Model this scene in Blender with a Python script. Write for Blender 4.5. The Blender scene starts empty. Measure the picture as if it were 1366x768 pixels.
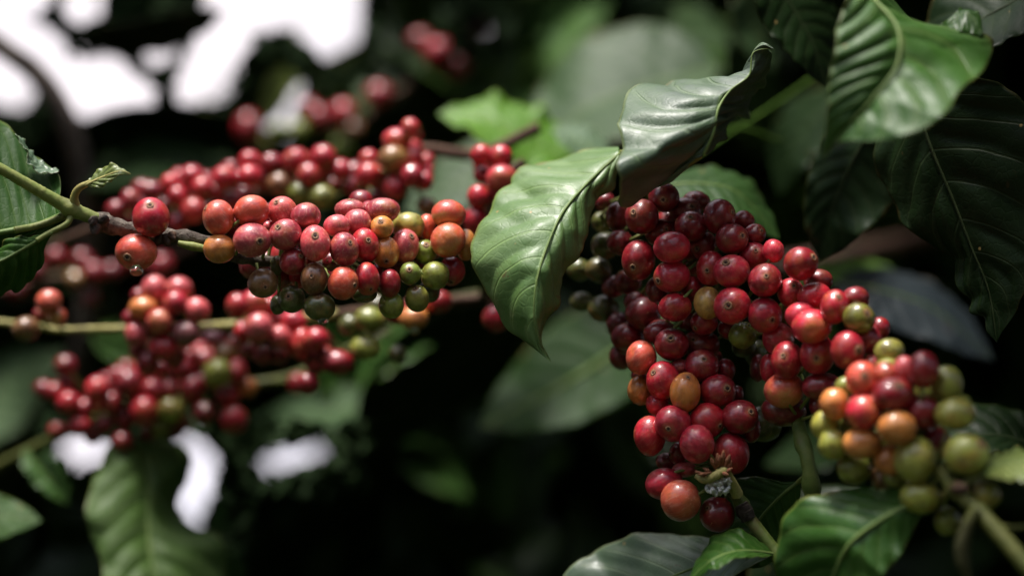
import bpy, math, random
import numpy as np
from mathutils import Vector, Matrix

random.seed(7); rng = np.random.default_rng(7)
S = bpy.context.scene
C = S.collection

# ------------------------------------------------------------------ camera
CAM = Vector((0, 0, 1.5)); TILT = math.radians(20); FOC = 85.0
FWD = Vector((0, math.cos(TILT), math.sin(TILT)))
RGT = Vector((1, 0, 0)); UPV = Vector((0, -math.sin(TILT), math.cos(TILT)))
K = 36.0 / FOC / 1366.0
def P(x, y, d):
    return CAM + FWD * d + RGT * ((x - 683) * K * d) + UPV * ((384 - y) * K * d)
def proj(p):
    q = p - CAM; d = q.dot(FWD)
    return 683 + q.dot(RGT) / (K * d), 384 - q.dot(UPV) / (K * d), d
cam = bpy.data.cameras.new('camera'); co = bpy.data.objects.new('camera', cam); C.objects.link(co)
co.location = CAM; co.rotation_euler = (math.radians(90) + TILT, 0, 0)
cam.lens = FOC; cam.sensor_width = 36; cam.clip_start = 0.02; cam.clip_end = 2000
cam.dof.use_dof = True; cam.dof.focus_distance = 1.048; cam.dof.aperture_fstop = 2.4
S.camera = co

# ------------------------------------------------------------------ materials
def newmat(name):
    m = bpy.data.materials.new(name); m.use_nodes = True
    nt = m.node_tree; nt.nodes.clear()
    out = nt.nodes.new('ShaderNodeOutputMaterial'); b = nt.nodes.new('ShaderNodeBsdfPrincipled')
    nt.links.new(b.outputs[0], out.inputs[0])
    return m, nt, b, out
class N:
    def __init__(s, nt): s.nt = nt
    def n(s, t, **kw):
        o = s.nt.nodes.new(t)
        for k, v in kw.items(): setattr(o, k, v)
        return o
    def l(s, a, b): s.nt.links.new(a, b)
    def set(s, sock, v):
        if hasattr(v, 'is_output') or isinstance(v, bpy.types.NodeSocket): s.l(v, sock)
        else: sock.default_value = v
    def math(s, op, a, b=0.0, c=0.0, clamp=False):
        o = s.n('ShaderNodeMath', operation=op); o.use_clamp = clamp
        s.set(o.inputs[0], a); s.set(o.inputs[1], b); s.set(o.inputs[2], c); return o.outputs[0]
    def mix(s, f, a, b, mode='MIX'):
        o = s.n('ShaderNodeMix', data_type='RGBA', blend_type=mode)
        s.set(o.inputs[0], f); s.set(o.inputs[6], a); s.set(o.inputs[7], b); return o.outputs[2]
    def noise(s, vec, scale, detail=3, rough=.55):
        o = s.n('ShaderNodeTexNoise'); s.l(vec, o.inputs['Vector'])
        o.inputs['Scale'].default_value = scale; o.inputs['Detail'].default_value = detail
        o.inputs['Roughness'].default_value = rough; return o.outputs[0]
    def ramp(s, v, lo, hi, a=0., b=1.):
        o = s.n('ShaderNodeMapRange', interpolation_type='SMOOTHSTEP'); s.l(v, o.inputs[0])
        for i, q in enumerate((lo, hi, a, b)): o.inputs[i + 1].default_value = q
        return o.outputs[0]
    def vmul(s, vec, v):
        o = s.n('ShaderNodeVectorMath', operation='MULTIPLY'); s.l(vec, o.inputs[0]); o.inputs[1].default_value = v
        return o.outputs[0]
    def bump(s, h, strength, dist):
        o = s.n('ShaderNodeBump'); s.l(h, o.inputs['Height']); o.inputs['Strength'].default_value = strength
        o.inputs['Distance'].default_value = dist; return o.outputs[0]

def cherry_mat():
    m, nt, b, out = newmat('cherry_skin'); g = N(nt)
    at = g.n('ShaderNodeAttribute', attribute_name='uc')
    inf = g.n('ShaderNodeObjectInfo')
    off = g.n('ShaderNodeVectorMath', operation='ADD'); g.l(at.outputs['Vector'], off.inputs[0])
    r50 = g.math('MULTIPLY', inf.outputs['Random'], 60.0)
    cmb = g.n('ShaderNodeCombineXYZ'); g.l(r50, cmb.inputs[0]); g.l(r50, cmb.inputs[1]); g.l(r50, cmb.inputs[2])
    g.l(cmb.outputs[0], off.inputs[1]); V = off.outputs[0]
    base = inf.outputs['Color']
    bl = g.n('ShaderNodeAttribute', attribute_type='OBJECT', attribute_name='blotch').outputs['Fac']
    st = g.n('ShaderNodeAttribute', attribute_type='OBJECT', attribute_name='streak').outputs['Fac']
    n1 = g.noise(V, 1.5, 3); dark = g.mix(g.ramp(n1, .35, .75), base, g.mix(1.0, base, (.50, .40, .45, 1), 'MULTIPLY'))
    # unripe golden blotch
    n2 = g.noise(V, .95, 3, .5); f2 = g.math('MULTIPLY', g.ramp(n2, .50, .72), bl, clamp=True)
    c2 = g.mix(f2, dark, (.52, .25, .05, 1))
    sz0 = g.n('ShaderNodeSeparateXYZ'); g.l(V, sz0.inputs[0]); sa = g.n('ShaderNodeSeparateXYZ'); g.l(at.outputs['Vector'], sa.inputs[0])
    bs = g.math('ADD', sa.outputs[2], g.math('MULTIPLY', n1, -1.1))
    c2 = g.mix(g.math('MULTIPLY', g.ramp(bs, -.85, -1.55), g.math('MULTIPLY', g.ramp(bl, .2, .8), .75), clamp=True), c2, (.55, .34, .07, 1))
    # longitudinal streaks (stretched along the axis)
    s1 = g.vmul(V, (6.5, 6.5, .9)); n3 = g.noise(s1, 1.0, 4, .7)
    f3 = g.math('MULTIPLY', g.ramp(n3, .48, .74), st, clamp=True)
    c3 = g.mix(f3, c2, g.mix(.55, base, (.74, .42, .30, 1)))
    n3b = g.noise(s1, 1.7, 3, .7)
    c3 = g.mix(g.math('MULTIPLY', g.ramp(n3b, .56, .70), g.math('MULTIPLY', st, .45)), c3, g.mix(1.0, base, (.35, .3, .3, 1), 'MULTIPLY'))
    # paler ring of skin round the calyx and at the stalk
    sx = g.n('ShaderNodeSeparateXYZ'); g.l(at.outputs['Vector'], sx.inputs[0])
    ring = g.math('MULTIPLY', g.ramp(sx.outputs[2], .90, .975), .45)
    c4 = g.mix(ring, c3, (.33, .12, .05, 1))
    # scars / specks
    vo = g.n('ShaderNodeTexVoronoi'); g.l(V, vo.inputs['Vector']); vo.inputs['Scale'].default_value = 3.0
    vs = g.n('ShaderNodeSeparateColor'); g.l(vo.outputs['Color'], vs.inputs[0])
    wob = g.math('ADD', vo.outputs['Distance'], g.math('MULTIPLY', g.noise(V, 9, 2), .10))
    sp = g.math('MULTIPLY', g.ramp(wob, .12, .155, 1, 0), g.ramp(vs.outputs[0], .56, .58))
    c5 = g.mix(g.math('MULTIPLY', sp, .85), c4, (.50, .27, .13, 1))
    vo2 = g.n('ShaderNodeTexVoronoi'); g.l(V, vo2.inputs['Vector']); vo2.inputs['Scale'].default_value = 9
    vs2 = g.n('ShaderNodeSeparateColor'); g.l(vo2.outputs['Color'], vs2.inputs[0])
    sp2 = g.math('MULTIPLY', g.ramp(vo2.outputs['Distance'], .09, .13, 1, 0), g.ramp(vs2.outputs[1], .60, .62))
    c6 = g.mix(g.math('MULTIPLY', sp2, .75), c5, (.10, .035, .02, 1))
    # waxy dust
    n6 = g.noise(V, 3.3, 5, .7)
    c7 = g.mix(g.math('MULTIPLY', g.ramp(n6, .45, .8), .03), c6, (.62, .36, .34, 1))
    g.l(c7, b.inputs['Base Color'])
    g.l(g.ramp(g.noise(V, 4, 4, .7), .3, .75, .34, .50), b.inputs['Roughness'])
    b.inputs['Specular IOR Level'].default_value = .42
    b.inputs['Coat Weight'].default_value = .75; g.l(g.ramp(g.noise(V, 2.2, 4, .7), .35, .7, .06, .24), b.inputs['Coat Roughness'])
    b.inputs['Subsurface Weight'].default_value = .07; b.inputs['Subsurface Scale'].default_value = .0022
    b.inputs['Subsurface Radius'].default_value = (1, .3, .2)
    h = g.math('ADD', g.noise(V, 7, 5, .65), g.math('MULTIPLY', n3, .7))
    g.l(g.bump(h, .16, .0010), b.inputs['Normal'])
    return m
M_CH = cherry_mat()

def bark_mat(name, c1, c2, c3, rough=.7, sc=260, bump=.6):
    m, nt, b, out = newmat(name); g = N(nt)
    tc = g.n('ShaderNodeTexCoord').outputs['Object']
    n1 = g.noise(tc, sc, 5, .65); n2 = g.noise(tc, sc * .25, 4, .6); n3 = g.noise(tc, sc * 2.2, 3, .6)
    c = g.mix(g.ramp(n1, .40, .62), (*c1, 1), (*c2, 1)); c = g.mix(g.ramp(n2, .52, .66), c, (*c3, 1))
    g.l(c, b.inputs['Base Color']); b.inputs['Roughness'].default_value = rough; b.inputs['Specular IOR Level'].default_value = .22
    g.l(g.bump(g.math('ADD', n1, g.math('MULTIPLY', n3, .4)), bump, .0012), b.inputs['Normal'])
    return m
M_GSTEM = bark_mat('green_stem', (.15, .19, .045), (.22, .24, .07), (.12, .13, .04), .5, 180, .25)
M_DSTEM = bark_mat('weathered_bark', (.06, .045, .035), (.15, .125, .10), (.028, .02, .016), .8, 300, .9)
M_BRN = bark_mat('brown_bark', (.07, .038, .024), (.11, .06, .036), (.04, .024, .016), .75, 200, .6)
M_SSTEM = bark_mat('deep_green_stem', (.075, .11, .022), (.11, .14, .035), (.07, .06, .02), .5, 180, .3)
M_RIB = bark_mat('rib_green', (.11, .17, .045), (.14, .20, .06), (.09, .13, .035), .5, 150, .2)
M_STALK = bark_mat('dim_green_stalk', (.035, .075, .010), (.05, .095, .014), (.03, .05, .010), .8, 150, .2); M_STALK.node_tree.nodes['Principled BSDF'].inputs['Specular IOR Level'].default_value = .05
M_DRIB = bark_mat('rib_shade_green', (.022, .035, .010), (.03, .045, .014), (.018, .026, .008), .6, 150, .2)  # midrib darkened in colour to go with the shaded leaves
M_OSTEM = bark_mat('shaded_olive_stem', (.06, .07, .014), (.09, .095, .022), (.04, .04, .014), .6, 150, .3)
M_YSTEM = bark_mat('olive_stem', (.30, .27, .08), (.36, .33, .12), (.16, .13, .04), .55, 150, .3)
def calyx_mat():
    m, nt, b, out = newmat('calyx_disc'); g = N(nt)
    rr = g.n('ShaderNodeAttribute', attribute_name='cr').outputs['Fac']; tc = g.n('ShaderNodeTexCoord').outputs['Object']
    n1 = g.noise(tc, 1200, 3, .6)
    c = g.mix(g.ramp(n1, .35, .65), (.17, .075, .04, 1), (.34, .19, .10, 1))
    c = g.mix(g.ramp(g.math('ADD', rr, g.math('MULTIPLY', n1, .05)), .085, .115, 1, 0), c, (.025, .012, .008, 1))
    g.l(c, b.inputs['Base Color']); b.inputs['Roughness'].default_value = .8
    return m
M_CAL = calyx_mat()
M_OLD = bark_mat('calyx_scar', (.05, .022, .014), (.16, .07, .04), (.02, .010, .008), .75, 900, .7)
M_FLW = bark_mat('dried_flower', (.26, .09, .05), (.36, .17, .09), (.14, .05, .03), .75, 700, .5)
M_WOOL = bark_mat('white_wool', (.8, .8, .8), (.85, .84, .82), (.6, .5, .48), .95, 700, .8)

def leaf_mat(name, col, col2, vein, rough=.36, trans=.16, spec=.5, nv=9.0, spots=.35, coat=.25, ls=.65):
    m, nt, b, out = newmat(name); g = N(nt)
    u = g.n('ShaderNodeAttribute', attribute_name='lu').outputs['Fac']      # -1..1 across
    v = g.n('ShaderNodeAttribute', attribute_name='lv').outputs['Fac']      # 0..1 along
    tc = g.n('ShaderNodeTexCoord').outputs['Object']
    au = g.math('ABSOLUTE', u)
    sv = g.math('SUBTRACT', g.math('MULTIPLY', v, nv), g.math('MULTIPLY', g.math('POWER', au, 1.25), 1.9))
    sv = g.math('ADD', sv, g.math('MULTIPLY', g.math('SUBTRACT', g.noise(tc, 25, 2), .5), .12))
    fr = g.math('ABSOLUTE', g.math('SUBTRACT', g.math('FRACT', g.math('ADD', sv, 10.5)), .5))
    line = g.math('MULTIPLY', g.ramp(fr, .012, .05, 1, 0), g.ramp(au, .75, 1.0, 1, .1))
    halo = g.ramp(fr, .02, .22, 1, 0)
    mid = g.ramp(au, .012, .035, 1, 0)
    vo = g.n('ShaderNodeTexVoronoi', feature='DISTANCE_TO_EDGE'); g.l(tc, vo.inputs['Vector']); vo.inputs['Scale'].default_value = 260
    net = g.ramp(vo.outputs['Distance'], .0, .12, 1, 0)
    n1 = g.noise(tc, 30, 4, .6); n2 = g.noise(tc, 190, 4, .65)
    c = g.mix(g.ramp(n1, .38, .66), (*col, 1), (*col2, 1))
    c = g.mix(g.math('MULTIPLY', net, .08), c, (*vein, 1))
    c = g.mix(g.math('MULTIPLY', halo, .16), c, (*vein, 1))
    c = g.mix(g.math('MULTIPLY', line, ls), c, (*vein, 1))
    c = g.mix(g.math('MULTIPLY', mid, .85), c, (*vein, 1))
    edge = g.ramp(au, .965, .995); c = g.mix(g.math('MULTIPLY', edge, .7), c, (vein[0] * 1.15, vein[1] * .95, vein[2] * .8, 1))
    eb = g.math('MULTIPLY', g.ramp(g.math('ADD', au, g.math('MULTIPLY', g.noise(tc, 38, 3, .6), .5)), 1.22, 1.30), spots, clamp=True)
    c = g.mix(eb, c, (.17, .10, .03, 1))
    # brown blemishes
    n4 = g.noise(tc, 55, 5, .7); f4 = g.math('MULTIPLY', g.ramp(n4, .66, .70), spots); c = g.mix(f4, c, (.12, .05, .02, 1))
    vo2 = g.n('ShaderNodeTexVoronoi'); g.l(tc, vo2.inputs['Vector']); vo2.inputs['Scale'].default_value = 130
    vs2 = g.n('ShaderNodeSeparateColor'); g.l(vo2.outputs['Color'], vs2.inputs[0])
    dots = g.math('MULTIPLY', g.ramp(vo2.outputs['Distance'], .07, .12, 1, 0), g.ramp(vs2.outputs[0], .84, .85))
    c = g.mix(g.math('MULTIPLY', dots, .8), c, (.40, .27, .10, 1))
    g.l(c, b.inputs['Base Color'])
    g.l(g.ramp(n2, .25, .8, rough - .07, rough + .12), b.inputs['Roughness'])
    b.inputs['Specular IOR Level'].default_value = spec
    b.inputs['Coat Weight'].default_value = coat; b.inputs['Coat Roughness'].default_value = .22
    h = g.math('SUBTRACT', g.math('MULTIPLY', n2, .5), g.math('ADD', g.math('MULTIPLY', net, .14), g.math('MULTIPLY', line, 1.0)))
    g.l(g.bump(h, .35, .0011), b.inputs['Normal'])
    tr = g.n('ShaderNodeBsdfTranslucent'); g.l(g.mix(1.0, c, (1.0, 1.25, .45, 1), 'MULTIPLY'), tr.inputs[0])
    mx = g.n('ShaderNodeMixShader'); mx.inputs[0].default_value = trans
    g.l(b.outputs[0], mx.inputs[1]); g.l(tr.outputs[0], mx.inputs[2]); g.l(mx.outputs[0], out.inputs[0])
    return m
L_FRONT = leaf_mat('leaf_green', (.085, .17, .042), (.125, .21, .07), (.20, .31, .09), .50, .20, spec=.5, coat=.12, ls=.30, spots=.6)
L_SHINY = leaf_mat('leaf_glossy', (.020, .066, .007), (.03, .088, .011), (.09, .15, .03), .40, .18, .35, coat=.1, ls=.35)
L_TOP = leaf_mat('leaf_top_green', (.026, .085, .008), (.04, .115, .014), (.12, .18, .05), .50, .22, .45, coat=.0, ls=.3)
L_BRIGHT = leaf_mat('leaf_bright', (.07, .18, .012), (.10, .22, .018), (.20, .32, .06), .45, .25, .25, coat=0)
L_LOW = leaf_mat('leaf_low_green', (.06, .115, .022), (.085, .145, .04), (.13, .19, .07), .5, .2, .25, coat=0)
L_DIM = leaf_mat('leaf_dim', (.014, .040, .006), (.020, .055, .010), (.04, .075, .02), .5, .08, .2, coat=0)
L_DARK = leaf_mat('leaf_shade_dark', (.005, .014, .003), (.008, .019, .005), (.022, .035, .012), .46, .03, .09, spots=.2, coat=.05)  # leaves in shade: their darkness is put into this colour
L_GREY = leaf_mat('leaf_dusty', (.08, .135, .07), (.10, .16, .09), (.20, .28, .15), .45, .15)
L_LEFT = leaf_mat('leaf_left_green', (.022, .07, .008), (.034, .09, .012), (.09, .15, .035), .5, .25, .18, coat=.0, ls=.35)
L_BG = leaf_mat('leaf_shade_green', (.03, .085, .012), (.05, .12, .02), (.10, .17, .05), .45, .10, .4, coat=.1)
L_MID = leaf_mat('leaf_mid_grey', (.022, .052, .015), (.040, .076, .028), (.075, .11, .05), .52, .15, .25, coat=0)
L_BGG = leaf_mat('leaf_shade_grey', (.07, .13, .05), (.10, .165, .07), (.21, .30, .14), .48, .12, .5)
L_SHEEN = leaf_mat('leaf_sky_sheen', (.04, .085, .030), (.075, .105, .080), (.13, .20, .08), .54, .14, .8, coat=.05, ls=.3)  # greyish second tone stands in for sky reflected on the blade
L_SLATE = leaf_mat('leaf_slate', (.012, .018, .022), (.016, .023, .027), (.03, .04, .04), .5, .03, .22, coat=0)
L_OLIVE = leaf_mat('leaf_olive', (.12, .17, .035), (.16, .20, .05), (.28, .32, .10), .42, .25)
def simple_leaf(name, col, col2, rough=.45, trans=.08):
    m, nt, b, out = newmat(name); g = N(nt)
    tc = g.n('ShaderNodeTexCoord').outputs['Object']
    g.l(g.mix(g.ramp(g.noise(tc, 4, 4), .4, .65), (*col, 1), (*col2, 1)), b.inputs['Base Color'])
    b.inputs['Roughness'].default_value = rough; b.inputs['Specular IOR Level'].default_value = .08 if rough > .55 else .3
    tr = g.n('ShaderNodeBsdfTranslucent'); tr.inputs[0].default_value = (*col2, 1)
    mx = g.n('ShaderNodeMixShader'); mx.inputs[0].default_value = trans
    g.l(b.outputs[0], mx.inputs[1]); g.l(tr.outputs[0], mx.inputs[2]); g.l(mx.outputs[0], out.inputs[0])
    return m
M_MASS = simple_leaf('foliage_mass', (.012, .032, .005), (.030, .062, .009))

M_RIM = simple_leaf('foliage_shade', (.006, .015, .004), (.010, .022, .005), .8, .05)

# ------------------------------------------------------------------ object helpers
def mesh_obj(name, verts, faces, mat, parent=None, origin=None, smooth=True, attrs=None):
    o0 = Vector(origin) if origin is not None else Vector((0, 0, 0))
    me = bpy.data.meshes.new(name)
    vs = np.asarray(verts, dtype=float) - np.array(o0)
    me.from_pydata(vs.tolist(), [], faces)
    if smooth: me.polygons.foreach_set('use_smooth', [True] * len(me.polygons))
    for k, (ty, arr) in (attrs or {}).items():
        a = me.attributes.new(k, ty, 'POINT')
        a.data.foreach_set('vector' if ty == 'FLOAT_VECTOR' else 'value', np.asarray(arr, dtype=np.float32).ravel())
    me.materials.append(mat); me.update()
    o = bpy.data.objects.new(name, me); C.objects.link(o)
    if parent is not None:
        o.parent = parent; pw = world_loc(parent); o.location = o0 - pw
    else: o.location = o0
    WL[o.name] = o0.copy()
    return o
WL = {}
def world_loc(o): return WL[o.name]
def thing(name, loc, label, cat, group=None):
    o = bpy.data.objects.new(name, None); C.objects.link(o); o.location = loc; WL[o.name] = Vector(loc)
    o.empty_display_size = .01
    o['label'] = label; o['category'] = cat
    if group: o['group'] = group
    return o
def catmull(pts, n):
    pts = np.array([list(p) for p in pts], dtype=float)
    if len(pts) == 1: return np.repeat(pts, n, 0)
    seg = np.linalg.norm(np.diff(pts[:, :min(3, pts.shape[1])], axis=0), axis=1); cum = np.concatenate([[0], np.cumsum(seg)]); cum /= max(cum[-1], 1e-9)
    ext = np.vstack([2 * pts[0] - pts[1], pts, 2 * pts[-1] - pts[-2]])
    out = []
    for t in np.linspace(0, 1, n):
        i = min(max(np.searchsorted(cum, t, 'right') - 1, 0), len(pts) - 2)
        f = (t - cum[i]) / max(cum[i + 1] - cum[i], 1e-9)
        p0, p1, p2, p3 = ext[i], ext[i + 1], ext[i + 2], ext[i + 3]
        out.append(.5 * ((2 * p1) + (-p0 + p2) * f + (2 * p0 - 5 * p1 + 4 * p2 - p3) * f * f + (-p0 + 3 * p1 - 3 * p2 + p3) * f ** 3))
    return np.array(out)
def tube(path, radii, segs=12, n=None, wob=0.0, caps=True):
    """path: world points; returns verts, faces"""
    n = n or max(8, len(path) * 6)
    c = catmull([list(p) for p in path], n)
    r = np.interp(np.linspace(0, 1, n), np.linspace(0, 1, len(radii)), radii)
    V, F = [], []
    up = Vector((0.13, 0.3, 1)).normalized(); prev = None
    for i in range(n):
        t = Vector(c[min(i + 1, n - 1)] - c[max(i - 1, 0)]).normalized()
        a = (up - t * up.dot(t)).normalized() if prev is None else (prev - t * prev.dot(t)).normalized()
        prev = a; b = t.cross(a)
        for k in range(segs):
            th = 2 * math.pi * k / segs
            rr = r[i] * (1 + wob * (random.random() - .5) * 2)
            V.append(Vector(c[i]) + (a * math.cos(th) + b * math.sin(th)) * rr)
    for i in range(n - 1):
        for k in range(segs):
            k2 = (k + 1) % segs
            F.append((i * segs + k, i * segs + k2, (i + 1) * segs + k2, (i + 1) * segs + k))
    if caps:
        F.append(tuple(range(segs))[::-1]); F.append(tuple(range((n - 1) * segs, n * segs)))
    return V, F
def merge(parts):
    V, F = [], []
    for v, f in parts:
        o = len(V); V += list(v); F += [tuple(i + o for i in q) for q in f]
    return V, F

# unit cherry --------------------------------------------------------
def unit_sphere(nu=28, nv=18):
    V = [(0, 0, 1)]
    for j in range(1, nv):
        ph = math.pi * j / nv
        for i in range(nu):
            th = 2 * math.pi * i / nu; V.append((math.sin(ph) * math.cos(th), math.sin(ph) * math.sin(th), math.cos(ph)))
    V.append((0, 0, -1)); F = []
    for i in range(nu): F.append((0, 1 + i, 1 + (i + 1) % nu))
    for j in range(nv - 2):
        for i in range(nu):
            a = 1 + j * nu + i; b = 1 + j * nu + (i + 1) % nu; F.append((a, a + nu, b + nu, b))
    L = len(V) - 1; s = 1 + (nv - 2) * nu
    for i in range(nu): F.append((s + i, L, s + (i + 1) % nu))
    return np.array(V), F
US, UF = unit_sphere()
def basis_to(axis):
    z = Vector(axis).normalized(); x = z.orthogonal().normalized()
    a = random.random() * 6.28; y = z.cross(x); x = x * math.cos(a) + y * math.sin(a); y = z.cross(x)
    return np.array([list(x), list(y), list(z)]).T
CB = np.array([list(RGT), list(UPV), list(-FWD)]).T      # columns: view right, up, toward viewer
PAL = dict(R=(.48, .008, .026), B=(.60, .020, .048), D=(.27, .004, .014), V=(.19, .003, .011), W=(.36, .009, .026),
           P=(.62, .085, .095), U=(.42, .042, .062), Q=(.68, .095, .050), O=(.70, .25, .050), Y=(.66, .37, .085),
           G=(.22, .25, .035), L=(.33, .35, .055), K=(.085, .10, .018), X=(.20, .09, .03), M=(.27, .075, .085))
STRK = dict(R=.25, B=.35, D=.12, V=.1, W=.2, P=.9, U=.9, Q=.7, O=.5, Y=.3, G=.15, L=.2, K=.2, X=.3, M=.3)
BLO = dict(R=.25, B=.32, D=.15, V=.1, W=.15, P=.3, U=.3, Q=.7, O=.3, Y=.1, G=.0, L=.3, K=.2, X=.4, M=0)
UNRIPE = {'O': 'orange ripening coffee cherry', 'Y': 'golden yellow unripe coffee cherry', 'G': 'olive green unripe coffee cherry',
          'L': 'pale yellow green unripe coffee cherry', 'K': 'dark green unripe coffee cherry', 'X': 'brownish half ripe coffee cherry',
          'V': 'very dark red coffee cherry', 'Q': 'orange red coffee cherry'}  # V is the deepest red, given mostly to cherries further back
def calyx_mesh(B, Sc, r):
    V, F = [], []; seg = 14; rings = [(.150, .955), (.158, .992), (.118, 1.012), (.085, .992), (.060, .975), (.035, .985), (.022, 1.03), (.0001, 1.035)]
    jit = [1 + .12 * (random.random() - .5) for _ in range(seg)]
    for rr, z in rings:
        for k in range(seg):
            th = 2 * math.pi * k / seg; V.append((rr * jit[k] * math.cos(th), rr * jit[k] * math.sin(th), z))
    for j in range(len(rings) - 1):
        for k in range(seg):
            k2 = (k + 1) % seg; F.append((j * seg + k, j * seg + k2, (j + 1) * seg + k2, (j + 1) * seg + k))
    RR = [a for a, _ in rings for _ in range(seg)]
    return np.array(V), F, RR

def parse(txt, ox, oy, s):
    out = []
    for ln in txt.strip().splitlines():
        for it in ln.split(';'):
            t = it.split()
            if not t: continue
            x, y, rx, ry = [float(q) for q in t[:4]]
            cal = None
            if len(t) >= 8: cal = ((float(t[6]) - x) / rx, -(float(t[7]) - y) / ry)
            out.append([ox + x / s, oy + y / s, rx / s, ry / s, t[4], float(t[5]), cal])
    return out

def build_cluster(root, items, d0, path, calyx=True, stalks=True, layer=.0085, tight=.80, fill=1.0, fcol='RDDW'):
    """items sorted by layer; each is pushed back until it clears those in front"""
    placed = []
    for _ in range(int(len(items) * fill)):
        q = random.choice(items[:])
        a_ = random.random() * 6.28; x_ = q[0] + math.cos(a_) * q[2] * 1.2; y_ = q[1] + math.sin(a_) * q[3] * 1.2
        if min(math.hypot(x_ - i_[0], y_ - i_[1]) / i_[2] for i_ in items) > .55 and sum(math.hypot(x_ - i_[0], y_ - i_[1]) < 2.4 * i_[2] for i_ in items) >= 5:
            items = items + [[x_, y_, q[2] * .95, q[3] * .95, random.choice(fcol), q[5] + random.uniform(1.4, 2.2), None]]
    ctr = [catmull([list(P(*p)) for p in path], 80)]
    items = sorted(items, key=lambda q: q[5])
    for (x, y, rx, ry, col, lay, cal) in items:
        base = d0(x, y) + lay * layer
        kk = K * base; R = (rx + ry) / 2 * kk; d = base
        for _ in range(2):
            for (x2, y2, d2, rx2, ry2, R2) in placed:
                D = math.hypot((x - x2), (y - y2)) * kk
                T = (R + R2) * .97
                if D < T:
                    need = math.sqrt(T * T - D * D) * tight
                    if abs(d - d2) < need: d = max(d, d2 + need)
        placed.append((x, y, d, rx, ry, R))
        c = P(x, y, d); kk = K * d
        if cal is not None:
            cx, cy = cal; m = math.hypot(cx, cy)
            if m > .96: cx, cy = cx / m * .96, cy / m * .96
            ax = CB @ np.array([cx, cy, math.sqrt(max(1 - cx * cx - cy * cy, .02))])
        else:
            dd = ctr[0] - np.array(list(c)); q = ctr[0][np.argmin((dd ** 2).sum(1))]
            ax = np.array(list(c)) - q; ax = ax / max(np.linalg.norm(ax), 1e-6)
            ax = CB.T @ ax; ax[2] = -abs(ax[2]) * .5 - .25 if random.random() < .8 else abs(ax[2]); ax[:2] += rng.normal(0, .3, 2)
            ax = CB @ ax; ax /= np.linalg.norm(ax)
        B = basis_to(ax)
        v = US.copy(); ph = random.random() * 3
        lob = 1 + .022 * np.cos(2 * np.arctan2(v[:, 1], v[:, 0])) + .010 * np.sin(3 * v[:, 0] + ph) * np.cos(2.3 * v[:, 2] + ph)
        dim = 1 - .05 * np.exp(-((1 - v[:, 2]) / .03)) - .05 * np.exp(-((1 + v[:, 2]) / .05))
        w = v * lob[:, None]; w[:, 2] *= dim
        Sc = np.diag([rx * kk, ry * kk, (rx + ry) / 2 * kk])
        T = CB @ Sc @ CB.T @ B
        w = w * 1.045
        W = w @ T.T + np.array(list(c))
        o = mesh_obj('coffee_cherry', W, UF, M_CH, root, c, attrs={'uc': ('FLOAT_VECTOR', US)})
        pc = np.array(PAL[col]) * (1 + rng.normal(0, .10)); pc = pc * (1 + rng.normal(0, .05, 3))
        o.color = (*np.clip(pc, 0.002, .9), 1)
        o['blotch'] = float(BLO[col] * random.uniform(.2, 1.4)); o['streak'] = float(STRK[col] * random.uniform(.6, 1.3))
        if col in UNRIPE: o['label'] = UNRIPE[col]
        if calyx and (cal is not None or lay < 3):
            cv, cf, cr = calyx_mesh(B, Sc, R); q_ = random.uniform(.95, 1.5)
            cv[:, :2] *= q_; cv = cv * 1.035
            mesh_obj('calyx_scar', cv @ T.T + np.array(list(c)), cf, M_CAL, o, c, attrs={'cr': ('FLOAT', cr)})
        if stalks:
            p0 = np.array(list(c)) + T @ np.array([0, 0, -.90])
            dd = ctr[0] - p0; q = ctr[0][np.argmin((dd ** 2).sum(1))]
            L = np.linalg.norm(q - p0)
            if L < .035:
                mid = (p0 + q) / 2 - ax * .0015
                tv, tf = tube([p0, mid, q], [.0008, .0007, .0009], 6, 5)
                mesh_obj('stalk', tv, tf, M_GSTEM, o, c)
    return placed

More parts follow.
